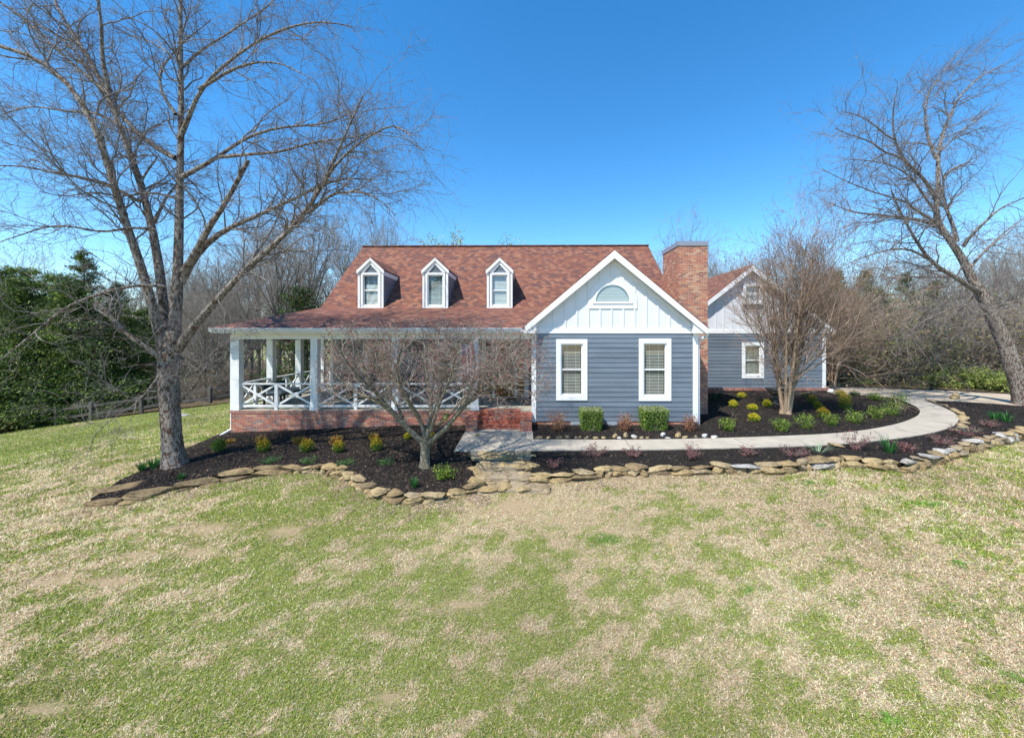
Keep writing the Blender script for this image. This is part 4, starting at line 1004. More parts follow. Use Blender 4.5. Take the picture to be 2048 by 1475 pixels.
# big river birch on the left
def left_birch():
    r = np.random.default_rng(2); Yb = hit(350, 938).y + .25; base = hit(349, 938)
    e = empty('bare_birch_tree', base, 'tall leafless river birch with peeling brown bark at the left end of the mulch bed', 'tree')
    z = lambda l: [(x / 2.2756, y / 2.2756) for x, y in l]
    tr = Acc()
    pts = [P(350, 946, Yb), P(349, 925, Yb), P(345, 880, Yb), P(339, 820, Yb), P(336, 760, Yb), P(340, 700, Yb), P(347, 660, Yb)]
    trunk_mesh(tr, pts, [.235, .225, .215, .215, .225, .225, .18], r, 24, 60, .09, .7)
    limbs = [
        (.2, .03, 0, .3, [(346, 700), (352, 640), (354, 560), (357, 480), (360, 400), (360, 300), (363, 200), (360, 100), (362, 0), (360, -90)]),
        (.15, .05, -.1, -.9, [(328, 715), (322, 660)] + z([(690, 1400), (650, 1200), (600, 1100), (550, 950), (510, 820), (470, 660), (430, 540), (330, 390), (200, 250), (0, 210)])),
        (.15, .035, .05, .9, [(334, 700)] + z([(745, 1400), (725, 1200), (690, 1000), (640, 830), (590, 700), (540, 560), (490, 420), (380, 210), (290, 110), (235, 0), (200, -120)])),
        (.07, .02, .5, -.3, z([(500, 440), (465, 250), (460, 130), (450, 0), (440, -90)])),
        (.07, .025, .5, 1.6, z([(495, 425), (400, 350), (250, 220), (130, 100), (0, 10)])),
        (.14, .02, .05, -1.2, [(354, 700), (385, 650), (413, 624), (440, 593), (496, 532), (558, 483), (615, 426), (646, 373), (677, 299), (703, 246), (725, 193)]),
        (.05, .012, -.9, -2.0, z([(1470, 850), (1530, 740), (1640, 640), (1790, 560), (1870, 620)])),
        (.05, .012, -.8, -1.2, z([(1400, 970), (1510, 880), (1620, 870), (1720, 900), (1800, 980)])),
        (.12, .022, .1, .9, z([(820, 1290), (880, 1170), (960, 1080), (1050, 1030), (1180, 980), (1290, 930), (1420, 860), (1550, 800), (1700, 820)])),
        (.11, .06, -.1, -.6, z([(835, 1240), (900, 1130), (960, 1020), (1000, 960), (1060, 870), (1130, 730)])),
        (.085, .014, .05, 1.1, z([(820, 810), (900, 765), (1000, 720), (1060, 650), (1180, 600), (1300, 572), (1480, 572), (1580, 530), (1700, 440)])),
        (.06, .012, .3, -.9, z([(1000, 715), (1150, 700), (1300, 690), (1430, 640), (1560, 640), (1700, 600)])),
        (.08, .014, .0, -.8, z([(815, 640), (870, 510), (900, 410), (980, 330), (1100, 230), (1280, 130), (1450, 90), (1600, 120)])),
        (.05, .01, -.3, -1.5, z([(905, 405), (1060, 310), (1180, 280), (1290, 290), (1420, 360)])),
        (.05, .014, .2, 1.3, z([(825, 310), (900, 240), (1000, 180), (1130, 90), (1230, 30), (1290, -60)])),
        (.055, .015, .1, 1.0, z([(800, 520), (740, 440), (720, 330), (740, 290), (800, 230), (880, 150), (960, 90)])),
        (.09, .02, .1, 1.5, z([(800, 720), (700, 670), (600, 590), (540, 510), (440, 400), (330, 200), (200, 120), (60, 60)])),
        (.06, .014, .3, -1.3, z([(640, 920), (540, 860), (400, 810), (250, 790), (100, 755), (-60, 755)])),
        (.045, .012, -.2, -1.6, z([(710, 1045), (620, 1030), (470, 1060), (330, 1030), (230, 1020), (120, 1060), (0, 1100)])),
        (.055, .014, -.2, -2.2, z([(760, 1305), (620, 1290), (450, 1340), (320, 1380), (200, 1475), (100, 1560), (0, 1640)])),
        (.045, .012, .3, 1.4, z([(600, 600), (450, 512), (300, 510), (170, 480), (80, 490), (-40, 540)])),
        (.08, .05, -.25, -.9, [(320, 715), (293, 696), (256, 669), (220, 632), (190, 600)]),
        (.035, .01, -.2, -1.2, [(318, 735), (300, 728), (270, 730), (240, 736)]),
        (.03, .008, -.2, -1.5, [(318, 750), (290, 790), (260, 815), (225, 835), (190, 870)]),
        (.03, .008, .2, -1.0, [(352, 700), (390, 750), (410, 720), (440, 690), (470, 680)]),
        (.03, .008, .2, -.5, [(356, 810), (390, 770), (412, 730), (440, 700), (450, 660)]),
        (.05, .012, .2, 1.3, z([(705, 1010), (760, 890), (800, 830), (870, 830), (960, 870)])),
        (.04, .01, .1, -1.4, z([(810, 905), (700, 870), (560, 900), (430, 870), (300, 900), (180, 870)])),
        (.04, .01, 0, 1.2, z([(1130, 1210), (1230, 1060), (1300, 900), (1310, 780)])),
        (.04, .01, 0, .8, z([(640, 830), (680, 760), (740, 700), (640, 710), (520, 720), (380, 700)])),
    ]
    limbs = [(a * .84, b * .84, c, d, e_) for a, b, c, d, e_ in limbs]
    L = [limb(Yb, s, 16, r) for s in limbs]
    for (Q, R_), s in zip(L, limbs):
        tr.tubes(Q[None], R_[None] * (1 + .1 * (r.random(R_.shape) - .5))[None], 12 if s[0] > .1 else 8)
    tr.build('trunk', M_birch, e)
    LP = np.stack([q for q, _ in L]); LR = np.stack([q for _, q in L])
    A, AR = spawn(LP, LR, 330, r, 2.4, 46, 12, .3, 1, .2, .1, .04, .5, .007, .024, .45)
    A2, A2R = spawn(LP, LR, 450, r, 1.3, 58, 9, .15, 1, .24, .12, .1, .35, .005, .011, .3)
    B, BR_ = spawn(A, AR, 2600, r, .95, 45, 8, .1, 1, .24, .06, .1, .6, .004, .0085, .3)
    B2, B2R = spawn(A2, A2R, 1700, r, .75, 45, 7, .1, 1, .24, .05, .12, .6, .0035, .007, .3)
    Cc, CR = spawn(B, BR_, 11500, r, .42, 42, 5, .1, 1, .22, .0, .12, .7, .0024, .0045, .2)
    C2, C2R = spawn(B2, B2R, 6500, r, .36, 42, 5, .1, 1, .22, .0, .12, .7, .0024, .0045, .2)
    c = Acc().tubes(A, AR, 6).tubes(A2, A2R, 5).tubes(B, BR_, 4).tubes(B2, B2R, 4).tubes(Cc, CR, 3).tubes(C2, C2R, 3)
    c.build('crown', M_twig, e, False)
left_birch()

def right_birch():
    r = np.random.default_rng(6); base = hit(2043, 812); Yb = base.y + .2
    e = empty('bare_birch_tree', base, 'leafless river birch leaning left at the right edge beside the driveway', 'tree')
    tr = Acc(); pts = [P(2050, 818, Yb), P(2046, 800, Yb), P(2036, 765, Yb), P(2012, 690, Yb), P(1985, 630, Yb), P(1955, 575, Yb)]
    trunk_mesh(tr, pts, [.36, .32, .28, .26, .23, .2], r, 22, 50, .1, .25)
    za = lambda l: [(1600 + x / 3.6875, 80 + y / 3.6875) for x, y in l]; zb = lambda l: [(1548 + x / 4.096, 400 + y / 4.096) for x, y in l]
    limbs = [
        (.22, .09, 0, .2, zb([(1660, 720), (1600, 600), (1540, 480), (1440, 330), (1350, 210), (1310, 0)]) + za([(1020, 1200), (1015, 1100)])),
        (.12, .02, .2, 1.2, za([(1020, 1180), (1015, 1000), (1010, 880), (1030, 740), (1070, 620), (1140, 500), (1170, 400), (1260, 320), (1380, 240), (1480, 190)])),
        (.11, .02, .2, -1, za([(1015, 1190), (960, 1100), (930, 1040), (850, 960), (760, 890), (720, 800), (690, 720), (670, 600), (690, 450), (720, 350)])),
        (.07, .015, .3, -2, za([(1000, 1260), (930, 1180), (870, 1100), (880, 1050), (800, 1000), (740, 950), (620, 910), (500, 890), (380, 880)])),
        (.08, .02, .3, .2, za([(1005, 880), (950, 760), (915, 640), (940, 560), (910, 480), (940, 400), (1000, 290), (1100, 180), (1200, 60)])),
        (.06, .015, 0, -1.5, za([(760, 880), (680, 840), (600, 830), (540, 760), (440, 720), (340, 690), (260, 650)])),
        (.05, .012, 0, -1, za([(690, 735), (600, 680), (545, 620), (460, 580), (400, 545), (300, 530)])),
        (.14, .03, 0, -1.5, zb([(1740, 760), (1650, 740), (1550, 680), (1430, 600), (1300, 530), (1230, 440), (1140, 300), (1080, 180), (1010, 60), (960, -80)])),
        (.12, .015, .1, 1.5, zb([(1350, 210), (1200, 160), (1000, 140), (750, 115), (600, 90), (400, 0)])),
        (.08, .012, .1, -1.8, zb([(1340, 190), (1200, 100), (1060, 30)]) + za([(850, 1220), (760, 1180), (600, 1140), (430, 1080), (300, 1020), (160, 950)])),
        (.1, .02, .1, -1, zb([(1550, 380), (1600, 320), (1680, 220), (1800, 100), (1930, 40), (2100, -40)])),
        (.08, .015, .1, 1.5, zb([(1600, 570), (1700, 440), (1820, 320), (1950, 210), (2100, 120)])),
        (.1, .04, .2, .8, zb([(1500, 340), (1470, 200), (1400, 60), (1380, -20)]) + za([(1050, 1160), (1055, 1000), (1120, 940), (1250, 900)])),
        (.07, .012, 0, -2.2, zb([(1260, 480), (1140, 410), (960, 400), (820, 440), (700, 470), (600, 520)])),
        (.06, .01, .1, -2.4, zb([(1480, 620), (1300, 640), (1140, 620), (1000, 650), (860, 620)])),
        (.07, .012, 0, -2.5, zb([(1760, 880), (1640, 850), (1500, 850), (1380, 920), (1160, 1020)])),
        (.06, .012, 0, -1.5, zb([(1780, 900), (1900, 840), (2050, 830), (2150, 860)])),
        (.05, .01, 0, -1.5, zb([(1750, 930), (1640, 950), (1560, 1010)])),
        (.05, .012, .3, 1.5, za([(1030, 820), (1120, 740), (1240, 680), (1390, 630)])), (.04, .01, .1, 2, za([(1070, 990), (1180, 930), (1300, 920)])),
    ]
    limbs = [(a * .85, b * .85, c, d, e_) for a, b, c, d, e_ in limbs]
    L = [limb(Yb, s, 14, r, .02) for s in limbs]
    for (Q, R_), s in zip(L, limbs): tr.tubes(Q[None], R_[None], 10 if s[0] > .1 else 7)
    tr.build('trunk', M_birch, e)
    LP = np.stack([q for q, _ in L]); LR = np.stack([q for _, q in L])
    A, AR = spawn(LP, LR, 230, r, 2.4, 50, 8, .25, 1, .18, .15, .1, .5, .01, .035, .4)
    B, BR_ = spawn(A, AR, 1200, r, 1.2, 45, 6, .1, 1, .2, .08, .2, .6, .006, .013, .3)
    B2, B2R = spawn(LP, LR, 350, r, 1.1, 60, 6, .2, 1, .2, .08, .2, .3, .006, .014, .3)
    Cc, CR = spawn(np.concatenate([B, B2]), np.concatenate([BR_, B2R]), 5000, r, .7, 42, 4, .1, 1, .2, .0, .25, .7, .004, .007, .2)
    Acc().tubes(A, AR, 5).tubes(B, BR_, 4).tubes(B2, B2R, 4).tubes(Cc, CR, 3).build('crown', M_twig, e, False)
right_birch()

def offscreen_birch():
    r = np.random.default_rng(61); b = Vector((23.5, 14.0, -.1)); e = empty('bare_birch_tree', b, 'leafless birch whose hanging branch tips enter at the upper right edge', 'tree')
    tr = Acc(); trunk_mesh(tr, [b + Vector((-.4 * i * .1, 0, i * 1.1)) for i in range(9)], [.3 - .025 * i for i in range(9)], r, 14, 30, .08, .3)
    Q, R_ = resample([tuple(b + Vector((-.4 * i * .1, 0, i * 1.1))) for i in range(9)], [.3 - .025 * i for i in range(9)], 14)
    A, AR = spawn(Q[None], R_[None], 24, r, 6.0, 50, 12, .35, 1, .1, .2, .08, .5, .02, .09, .35)
    tr.tubes(A, AR, 7); tr.build('trunk', M_birch, e)
    B, BR_ = spawn(A, AR, 160, r, 1.9, 45, 7, .2, 1, .18, .1, .2, .5, .01, .02, .4); D, DR = spawn(B, BR_, 700, r, 1, 45, 5, .1, 1, .2, 0, .25, .6, .005, .009, .3); G, GR_ = spawn(D, DR, 1800, r, .5, 45, 4, .1, 1, .2, 0, .25, .6, .003, .006, .3)
    Acc().tubes(B, BR_, 5).tubes(D, DR, 4).tubes(G, GR_, 3).build('crown', M_twig, e, False)
offscreen_birch()

# spreading shrub tree in front of the porch, with swelling red buds
def spreading_tree():
    r = np.random.default_rng(9); base = hit(850, 938); Yb = base.y + .1
    e = empty('budding_ornamental_tree', base, 'low spreading ornamental tree with grey lichen bark and red buds in front of the porch', 'tree')
    tr = Acc(); trunk_mesh(tr, [P(850, 944, Yb), P(850, 920, Yb), P(850, 895, Yb), P(848, 875, Yb)], [.115, .1, .105, .12], r, 16, 26, .1, .6)
    limbs = [
        (.085, .02, 0, -.5, [(847, 885), (827, 870), (812, 851), (793, 834), (776, 817), (763, 804), (745, 770), (728, 740), (716, 705)]),
        (.05, .015, 0, .4, [(776, 817), (750, 800), (720, 790), (690, 770), (668, 745)]),
        (.07, .018, 0, .6, [(849, 880), (852, 855), (840, 836), (820, 812), (812, 795), (790, 760), (775, 720), (770, 680)]),
        (.06, .015, 0, .8, [(852, 880), (858, 845), (864, 824), (862, 790), (852, 750), (850, 710), (845, 660)]),
        (.08, .02, 0, -.5, [(855, 886), (888, 860), (905, 843), (925, 812), (942, 795), (973, 785), (1005, 768), (1030, 752), (1060, 745)]),
        (.05, .012, 0, .4, [(876, 850), (895, 830), (915, 812), (935, 780), (960, 750), (985, 720), (1000, 690)]),
        (.045, .012, 0, -.9, [(925, 812), (950, 780), (975, 768), (1000, 740), (1030, 715), (1055, 700)]),
        (.05, .012, 0, -.9, [(853, 880), (870, 840), (880, 800), (900, 760), (910, 720), (915, 685)]),
        (.045, .012, 0, .9, [(812, 851), (790, 800), (765, 760), (745, 720), (735, 680)]),
        (.045, .012, 0, -1.1, [(840, 836), (810, 790), (790, 740), (800, 700), (815, 660)]),
        (.04, .012, 0, 1.1, [(905, 843), (930, 800), (950, 760), (950, 700), (940, 665)]),
        (.04, .01, 0, -1.2, [(793, 834), (760, 790), (720, 760), (690, 720), (675, 690)]),
        (.04, .01, 0, 1.2, [(858, 845), (880, 790), (890, 740), (875, 690), (880, 650)]),
        (.035, .01, -.3, -.8, [(763, 804), (735, 790), (700, 795), (670, 790), (650, 775)]),
        (.035, .01, 0, -1.3, [(942, 795), (985, 770), (1020, 765), (1050, 770)]),
        (.035, .01, 0, 1.3, [(940, 797), (985, 740), (1030, 730), (1070, 715)]),
    ]
    L = [limb(Yb, s, 12, r, .015) for s in limbs]
    for (Q, R_), s in zip(L, limbs): tr.tubes(Q[None], R_[None], 9)
    tr.build('trunk', M_maple, e)
    LP = np.stack([q for q, _ in L]); LR = np.stack([q for _, q in L])
    A, AR = spawn(LP, LR, 250, r, 1.15, 50, 8, .25, 1, .2, .2, .0, .5, .006, .016, .3)
    B, BR_ = spawn(A, AR, 1700, r, .52, 50, 6, .15, 1, .26, .12, 0, .6, .005, .009, .3)
    Cc, CR = spawn(np.concatenate([B]), BR_, 5600, r, .22, 50, 4, .15, 1, .25, .1, 0, .7, .0035, .0055, .2)
    def clip(Q, R_):
        x = Q[:, -1, 0] * F / Q[:, -1, 1] + CX; y = CY - (Q[:, -1, 2] - CZ) * F / Q[:, -1, 1]
        top = 640 + .00025 * (x - 850) ** 2; k = (y > top - 10) & (x > 630) & (x < 1112) & (y < 850 - .00035 * np.abs(x - 850) ** 2 + 0 * x); return Q[k], R_[k]
    A, AR = clip(A, AR); B, BR_ = clip(B, BR_); Cc, CR = clip(Cc, CR)
    tips = np.concatenate([Cc[:, -1], Cc[:, 2], B[:, -1], B[:, 3]])
    Acc().tubes(A, AR, 5).tubes(B, BR_, 4).tubes(Cc, CR, 3).build('crown', M_mtwig, e, False)
    n = len(tips); a = r.normal(size=(n, 3)); a = nrm(a); b = nrm(np.cross(a, r.normal(size=(n, 3)))); s = (.011 + .013 * r.random(n))[:, None]
    V = np.concatenate([tips - a * s, tips + b * s * .6, tips + a * s * 1.2, tips - b * s * .6]); i = np.arange(n)
    t = r.random(n)[:, None]; col = np.where(t < .45, np.array((.24, .06, .05)), np.where(t < .8, np.array((.33, .14, .1)), np.array((.38, .26, .18))))
    npmesh('buds', V, np.stack([i, i + n, i + 2 * n, i + 3 * n], 1), M_leaf, e, np.concatenate([col] * 4))
spreading_tree()

# crape myrtles
def crape(base, label, s=1.0, seed=1, ns=9, lean=.0):
    r = np.random.default_rng(seed); e = empty('crape_myrtle', base, label, 'tree'); base = Vector(base)
    tr = Acc(); Ls, Rs_ = [], []
    trunk_mesh(tr, [base + Vector((0, 0, -.1)), base + Vector((0, 0, .12)), base + Vector((.02, 0, .34))], [.17 * s, .155 * s, .12 * s], r, 18, 14, .2, .3)
    for i in range(ns):
        a = 2 * math.pi * i / ns + r.random() * .5; out = (.3 + 1.15 * r.random()); c = math.cos(a); sn = math.sin(a)
        pts = []; x, y = base.x, base.y
        hgt = (4.9 + .9 * r.random()) * s
        for k in range(9):
            t = k / 8; rr = .1 + out * 1.55 * (t ** 1.15) * (1 - .28 * t); pts.append((base.x + lean * t + c * rr * s + .05 * r.normal() * t, base.y + sn * rr * s + .05 * r.normal() * t, base.z + .05 + hgt * t))
        Q, R_ = resample(pts, [(.07 - .06 * (k / 8) ** .6) * s for k in range(9)], 14, .02, r); Ls.append(Q); Rs_.append(R_)
    LP, LR = np.stack(Ls), np.stack(Rs_)
    A, AR = spawn(LP, LR, 50, r, 3.1 * s, 42, 10, .12, .7, .1, .16, 0, .6, .012, .045, .3)
    tr.tubes(LP, LR, 10); tr.build('trunk', M_crape, e)
    AA = np.concatenate([A, LP[:, 4:]]); AAR = np.concatenate([AR, LR[:, 4:]])
    B, BR_ = spawn(AA, AAR, 400, r, 1.9 * s, 42, 8, .15, 1, .13, .16, 0, .6, .007, .014, .4)
    D, DR = spawn(B, BR_, 2900, r, .85 * s, 38, 6, .1, 1, .16, .12, 0, .65, .0055, .0085, .35)
    G, GR_ = spawn(D, DR, 6500, r, .36 * s, 32, 4, .2, 1, .14, .08, 0, .7, .004, .0055, .3)
    lowt, lowr = spawn(LP, LR, 50, r, 1.9 * s, 70, 7, .1, .5, .15, .1, 0, .2, .005, .01, .2); l2, l2r = spawn(lowt, lowr, 260, r, .7, 45, 5, .2, 1, .15, .05, 0, .6, .003, .006)
    Acc().tubes(A, AR, 7).tubes(B, BR_, 5).tubes(D, DR, 4).tubes(G, GR_, 3).tubes(lowt, lowr, 4).tubes(l2, l2r, 3).build('crown', M_ctwig, e, False)
    # dry seed capsules at the tips
    tips = np.concatenate([D[:, -1], G[:, -1]]); tips = tips[tips[:, 2] > base.z + 4.2 * s]; tips = tips[r.random(len(tips)) < .4]; n = len(tips)
    a = nrm(r.normal(size=(n, 3))); b = nrm(np.cross(a, r.normal(size=(n, 3)))); q = .018 * s; V = np.concatenate([tips - a * q, tips + b * q, tips + a * q, tips - b * q]); i = np.arange(n)
    npmesh('seed_heads', V, np.stack([i, i + n, i + 2 * n, i + 3 * n], 1), M_leaf, e, np.tile(np.array((.16, .09, .05)), (4 * n, 1)))
    return e
crape(hit(1572, 828), 'multi stemmed bare crape myrtle with smooth tan trunks in front of the garage wing', 1.12, 4, 9, .25)
crape(hit(1664, 778), 'small bare crape myrtle standing beyond the garage corner at the driveway', .9, 12, 7, .2)

# background bare trees: four kinds, copied
def bare_tree(seed, loc, label, hgt=11, rt=.17, fan=35, nl=26, nt_=(220, 1100, 2600), base_t=.25, group='bare trees in the wood behind the house'):
    r = np.random.default_rng(seed); e = empty('bare_woodland_tree', loc, label, 'tree', group); b = Vector(loc)
    x = np.cumsum(r.normal(size=9) * .12); y = np.cumsum(r.normal(size=9) * .12); pts = [(b.x + x[i] * (i > 0), b.y + y[i] * (i > 0), b.z - .3 + hgt * .8 * i / 8) for i in range(9)]
    Q, R_ = resample(pts, [rt * (1 - .85 * (i / 8)) for i in range(9)], 16)
    tr = Acc().tubes(Q[None], R_[None], 9); A, AR = spawn(Q[None], R_[None], nl, r, hgt * .55, fan, 10, base_t, .97, .08, .12, 0, .6, .02, .08, .45); tr.tubes(A, AR, 6); tr.build('trunk', M_wood, e)
    B, BR_ = spawn(np.concatenate([A, Q[None, 6:]]), np.concatenate([AR, R_[None, 6:]]), nt_[0], r, hgt * .2, 38, 7, .15, 1, .12, .08, 0, .5, .012, .03, .4)
    D, DR = spawn(B, BR_, nt_[1], r, hgt * .1, 38, 5, .1, 1, .15, .05, 0, .6, .008, .014, .3); G, GR_ = spawn(D, DR, nt_[2], r, hgt * .05, 38, 4, .1, 1, .15, .03, 0, .7, .006, .01, .3)
    Acc().tubes(B, BR_, 4).tubes(D, DR, 3).tubes(G, GR_, 3).build('crown', M_wtwig, e, False); return e
GT = 'bare trees in the wood behind the house'
def gz(x, y): return float(gl(x, y)) + .0
def at_px(px, Y): x = (px - CX) * Y / F; return Vector((x, Y, gz(x, Y)))
t1 = bare_tree(31, at_px(555, 30), 'bare spreading tree rising just above the left end of the porch roof', 12.6, .2, 34, 30)
t2 = bare_tree(32, at_px(765, 40), 'bare tree whose fine twigs show above the left end of the main ridge', 15.5, .2, 30, 30, (240, 1300, 3200), .3)
t3 = bare_tree(33, at_px(470, 34), 'slim dark bare tree behind the left porch corner', 12, .15, 25, 20)
t4 = bare_tree(34, at_px(1365, 36), 'bare tree whose twigs show above the chimney', 12.6, .17, 28, 26, (200, 1000, 2600))
random.seed(77)
protos = [t1, t2, t3, t4]
BT = [ # px, Y, proto, scale
    (612, 37, 0, 1.22), (690, 44, 2, 1.35), (520, 42, 2, 1.35), (430, 33, 0, 1.0), (398, 31, 2, .8), (360, 40, 1, .8), (310, 46, 3, 1.0), (250, 52, 0, 1.1), (180, 48, 2, 1.1), (90, 50, 3, 1.2), (20, 46, 1, .95),
    (500, 52, 1, .9), (590, 55, 0, 1.25), (650, 58, 3, 1.3), (720, 50, 3, 1.05), (440, 50, 3, 1.0), (380, 56, 0, 1.2), (840, 55, 2, 1.0), (1340, 46, 2, 1.0), (1430, 40, 2, .9), (1460, 34, 0, .75), (1520, 42, 3, .9),
    (1600, 45, 1, .75), (1700, 40, 0, .85), (1760, 46, 2, 1.0), (1850, 42, 3, .85), (1920, 38, 0, .8), (1990, 36, 1, .7), (2040, 40, 2, 1.05), (2100, 36, 0, .95), (1830, 52, 1, .85), (1950, 55, 2, 1.2), (2030, 30, 3, .68), (1975, 31, 2, .72),
    (480, 29, 3, .62), (410, 28.5, 2, .6), (380, 30, 3, .55), (440, 30.5, 2, .7), (1250, 60, 0, .95), (-60, 44, 0, 1.1), (2160, 40, 1, .9), (560, 46, 2, 1.0)]
ORD = ['first', 'second', 'third', 'fourth', 'fifth', 'sixth', 'seventh', 'eighth', 'ninth', 'tenth', 'eleventh', 'twelfth', 'thirteenth', 'fourteenth', 'fifteenth', 'sixteenth', 'seventeenth', 'eighteenth', 'nineteenth', 'twentieth', 'twenty first', 'twenty second', 'twenty third', 'twenty fourth', 'twenty fifth', 'twenty sixth', 'twenty seventh', 'twenty eighth', 'twenty ninth', 'thirtieth', 'thirty first', 'thirty second', 'thirty third', 'thirty fourth', 'thirty fifth', 'thirty sixth', 'thirty seventh', 'thirty eighth', 'thirty ninth', 'fortieth']
BT.sort(); CNT = {}
def ordinal(lab):
    CNT[lab] = CNT.get(lab, 0) + 1; return lab % ORD[CNT[lab] - 1]
for px, Y, k, s in BT:
    p = at_px(px, Y)
    if px < 330: lab = 'bare tree among the dark cedars beyond the left lawn, %s from the left'
    elif px < 640: lab = 'bare tree between the big birch and the porch roof, %s from the left'
    elif px < 1300: lab = 'bare tree top just showing behind the main roof, %s from the left'
    elif px < 1640: lab = 'bare tree behind the garage wing roof, %s from the left'
    else: lab = 'bare tree in the thicket beyond the driveway, %s from the left'
    copy_tree(protos[k], p, random.uniform(0, 6.28), s * random.uniform(.92, 1.08), ordinal(lab))

# spring trees with sparse pale green leaves
def leafy(acc_pts, r, n, size, cols, spread=.0):
    i = r.integers(0, len(acc_pts), n); c = acc_pts[i] + r.normal(size=(n, 3)) * spread; a = nrm(r.normal(size=(n, 3))); b = nrm(np.cross(a, r.normal(size=(n, 3)))); s = (size * (.6 + .8 * r.random(n)))[:, None]
    V = np.concatenate([c - a * s, c + b * s * .6, c + a * s, c - b * s * .6]); k = np.arange(n); cc = np.array(cols)[r.integers(0, len(cols), n)] * (.7 + .6 * r.random(n))[:, None]
    return V, np.stack([k, k + n, k + 2 * n, k + 3 * n], 1), np.concatenate([cc] * 4)
def spring_tree(px, Y, hgt, seed, label):
    r = np.random.default_rng(seed); p = at_px(px, Y); e = empty('budding_tree', p, label, 'tree'); b = p
    Q, R_ = resample([(b.x, b.y, b.z - .2 + hgt * .85 * i / 6) for i in range(7)], [.2 - .025 * i for i in range(7)], 12)
    A, AR = spawn(Q[None], R_[None], 22, r, hgt * .4, 38, 8, .4, 1, .1, .1, 0, .5, .02, .07, .4); Acc().tubes(Q[None], R_[None], 8).tubes(A, AR, 5).build('trunk', M_wood, e)
    B, BR_ = spawn(A, AR, 200, r, hgt * .14, 40, 6, .2, 1, .15, .05, 0, .5, .01, .02, .4); V, F_, cc = leafy(B[:, 2:].reshape(-1, 3), r, 2200, .1, [(.3, .36, .1), (.4, .42, .16), (.22, .28, .08)], .15)
    Acc().tubes(B, BR_, 3).build('crown', M_wtwig, e, False); npmesh('foliage', V, F_, M_leaf, e, cc)
spring_tree(884, 44, 14.8, 3, 'tree with sparse pale green spring leaves showing above the middle of the ridge'); spring_tree(1020, 46, 14.0, 5, 'pale green tree top barely showing above the ridge over the right dormer')

# cedars and other evergreens
def cedar(seed, loc, label, hgt, rad, n, cols, group, name='cedar_tree', droopy=.1, pw=.8, leafs=.115, base=.04):
    r = np.random.default_rng(seed); e = empty(name, loc, label, 'tree', group); b = np.array(loc)
    Q, R_ = resample([tuple(b + np.array((0, 0, -.3 + hgt * .98 * i / 5))) for i in range(6)], [.16 * hgt / 10 * (1 - .9 * i / 5) for i in range(6)], 10)
    nb = int(hgt * 22); t = base + (1 - base) * r.random(nb) ** 1.15; a = r.random(nb) * 6.283
    L = rad * (1 - t) ** pw * (.65 + .5 * r.random(nb)) + .15; L *= 1 + .25 * np.sin(a * 3 + t * 9); st_ = b + np.stack([0 * t, 0 * t, t * hgt * .97], 1)
    k = 6; Bp = np.empty((nb, k, 3)); Bp[:, 0] = st_; d = nrm(np.stack([np.cos(a), np.sin(a), .15 + .5 * t + .2 * r.normal(size=nb)], 1))
    for m in range(1, k): d = nrm(d + r.normal(size=(nb, 3)) * .1 + np.array((0, 0, -droopy + .12 * (m > 3)))); Bp[:, m] = Bp[:, m - 1] + d * (L / (k - 1))[:, None]
    Br = np.clip(L * .012, .006, .05)[:, None] * np.linspace(1, .3, k)[None]
    Acc().tubes(Q[None], R_[None], 8).tubes(Bp, Br, 4).build('trunk', M_wood, e)
    i = r.choice(nb, n, p=L / L.sum()); f = (.2 + .8 * r.random(n) ** .7) * (k - 1); j = np.minimum(f.astype(int), k - 2); f = (f - j)[:, None]
    c = Bp[i, j] * (1 - f) + Bp[i, j + 1] * f; bd = nrm(Bp[i, j + 1] - Bp[i, j]); sp = (L[i] * .16 + .06)[:, None]
    c = c + r.normal(size=(n, 3)) * sp * np.array((1, 1, .5)); u = nrm(bd + r.normal(size=(n, 3)) * .55); v = nrm(np.cross(u, r.normal(size=(n, 3)) * .6 + np.array((0, 0, 1))))
    s = (leafs * (.5 + r.random(n)))[:, None]; V = np.concatenate([c - u * s * .7, c + v * s * .24, c + u * s, c - v * s * .24]); q = np.arange(n)
    br = np.repeat(.55 + .8 * r.random(nb), 1)[i]; cc = np.array(cols)[r.integers(0, len(cols), n)] * (br * (.8 + .4 * r.random(n)))[:, None]
    npmesh('foliage', V, np.stack([q, q + n, q + 2 * n, q + 3 * n], 1), M_cedar, e, np.concatenate([cc] * 4)); return e
CG = [(.09, .15, .03), (.14, .2, .035), (.05, .1, .03), (.19, .24, .045), (.08, .12, .045)]
OG = [(.2, .21, .08), (.16, .2, .06), (.11, .15, .06), (.25, .23, .1), (.24, .19, .11)]
GC = 'dark cedars beyond the left lawn'
c1 = cedar(71, at_px(168, 27.5), 'tallest dark green cedar beyond the fence left of the big birch', 12.2, 3.5, 62000, CG, GC, droopy=.12)
c2 = cedar(72, at_px(50, 27), 'broad dark green cedar at the far left beyond the fence', 11.4, 3.9, 62000, CG, GC, pw=.7)
c3 = cedar(73, at_px(1812, 33), 'pointed cedar top rising over the thicket right of the garage', 8.6, 2.3, 26000, OG, 'cedars in the thicket beyond the driveway', pw=.8)
for px, Y, pr, s, lab in ((112, 30, c2, 1.0, 'dark cedar between the tallest cedar and the far left cedar'), (235, 29, c1, .82, 'dark cedar just left of the big birch trunk'), (-20, 30, c1, 1.02, 'dark cedar cut off by the left photo edge'), (275, 33, c2, .75, 'short dark cedar right behind the big birch trunk'), (300, 36, c1, .8, 'distant cedar seen between the birch stems'), (380, 42, c2, .8, 'distant cedar behind the wood left of the porch'), (20, 38, c1, 1.12, 'cedar rising behind the far left cedar')):
    copy_tree(pr, at_px(px, Y), px * .7, s, lab)
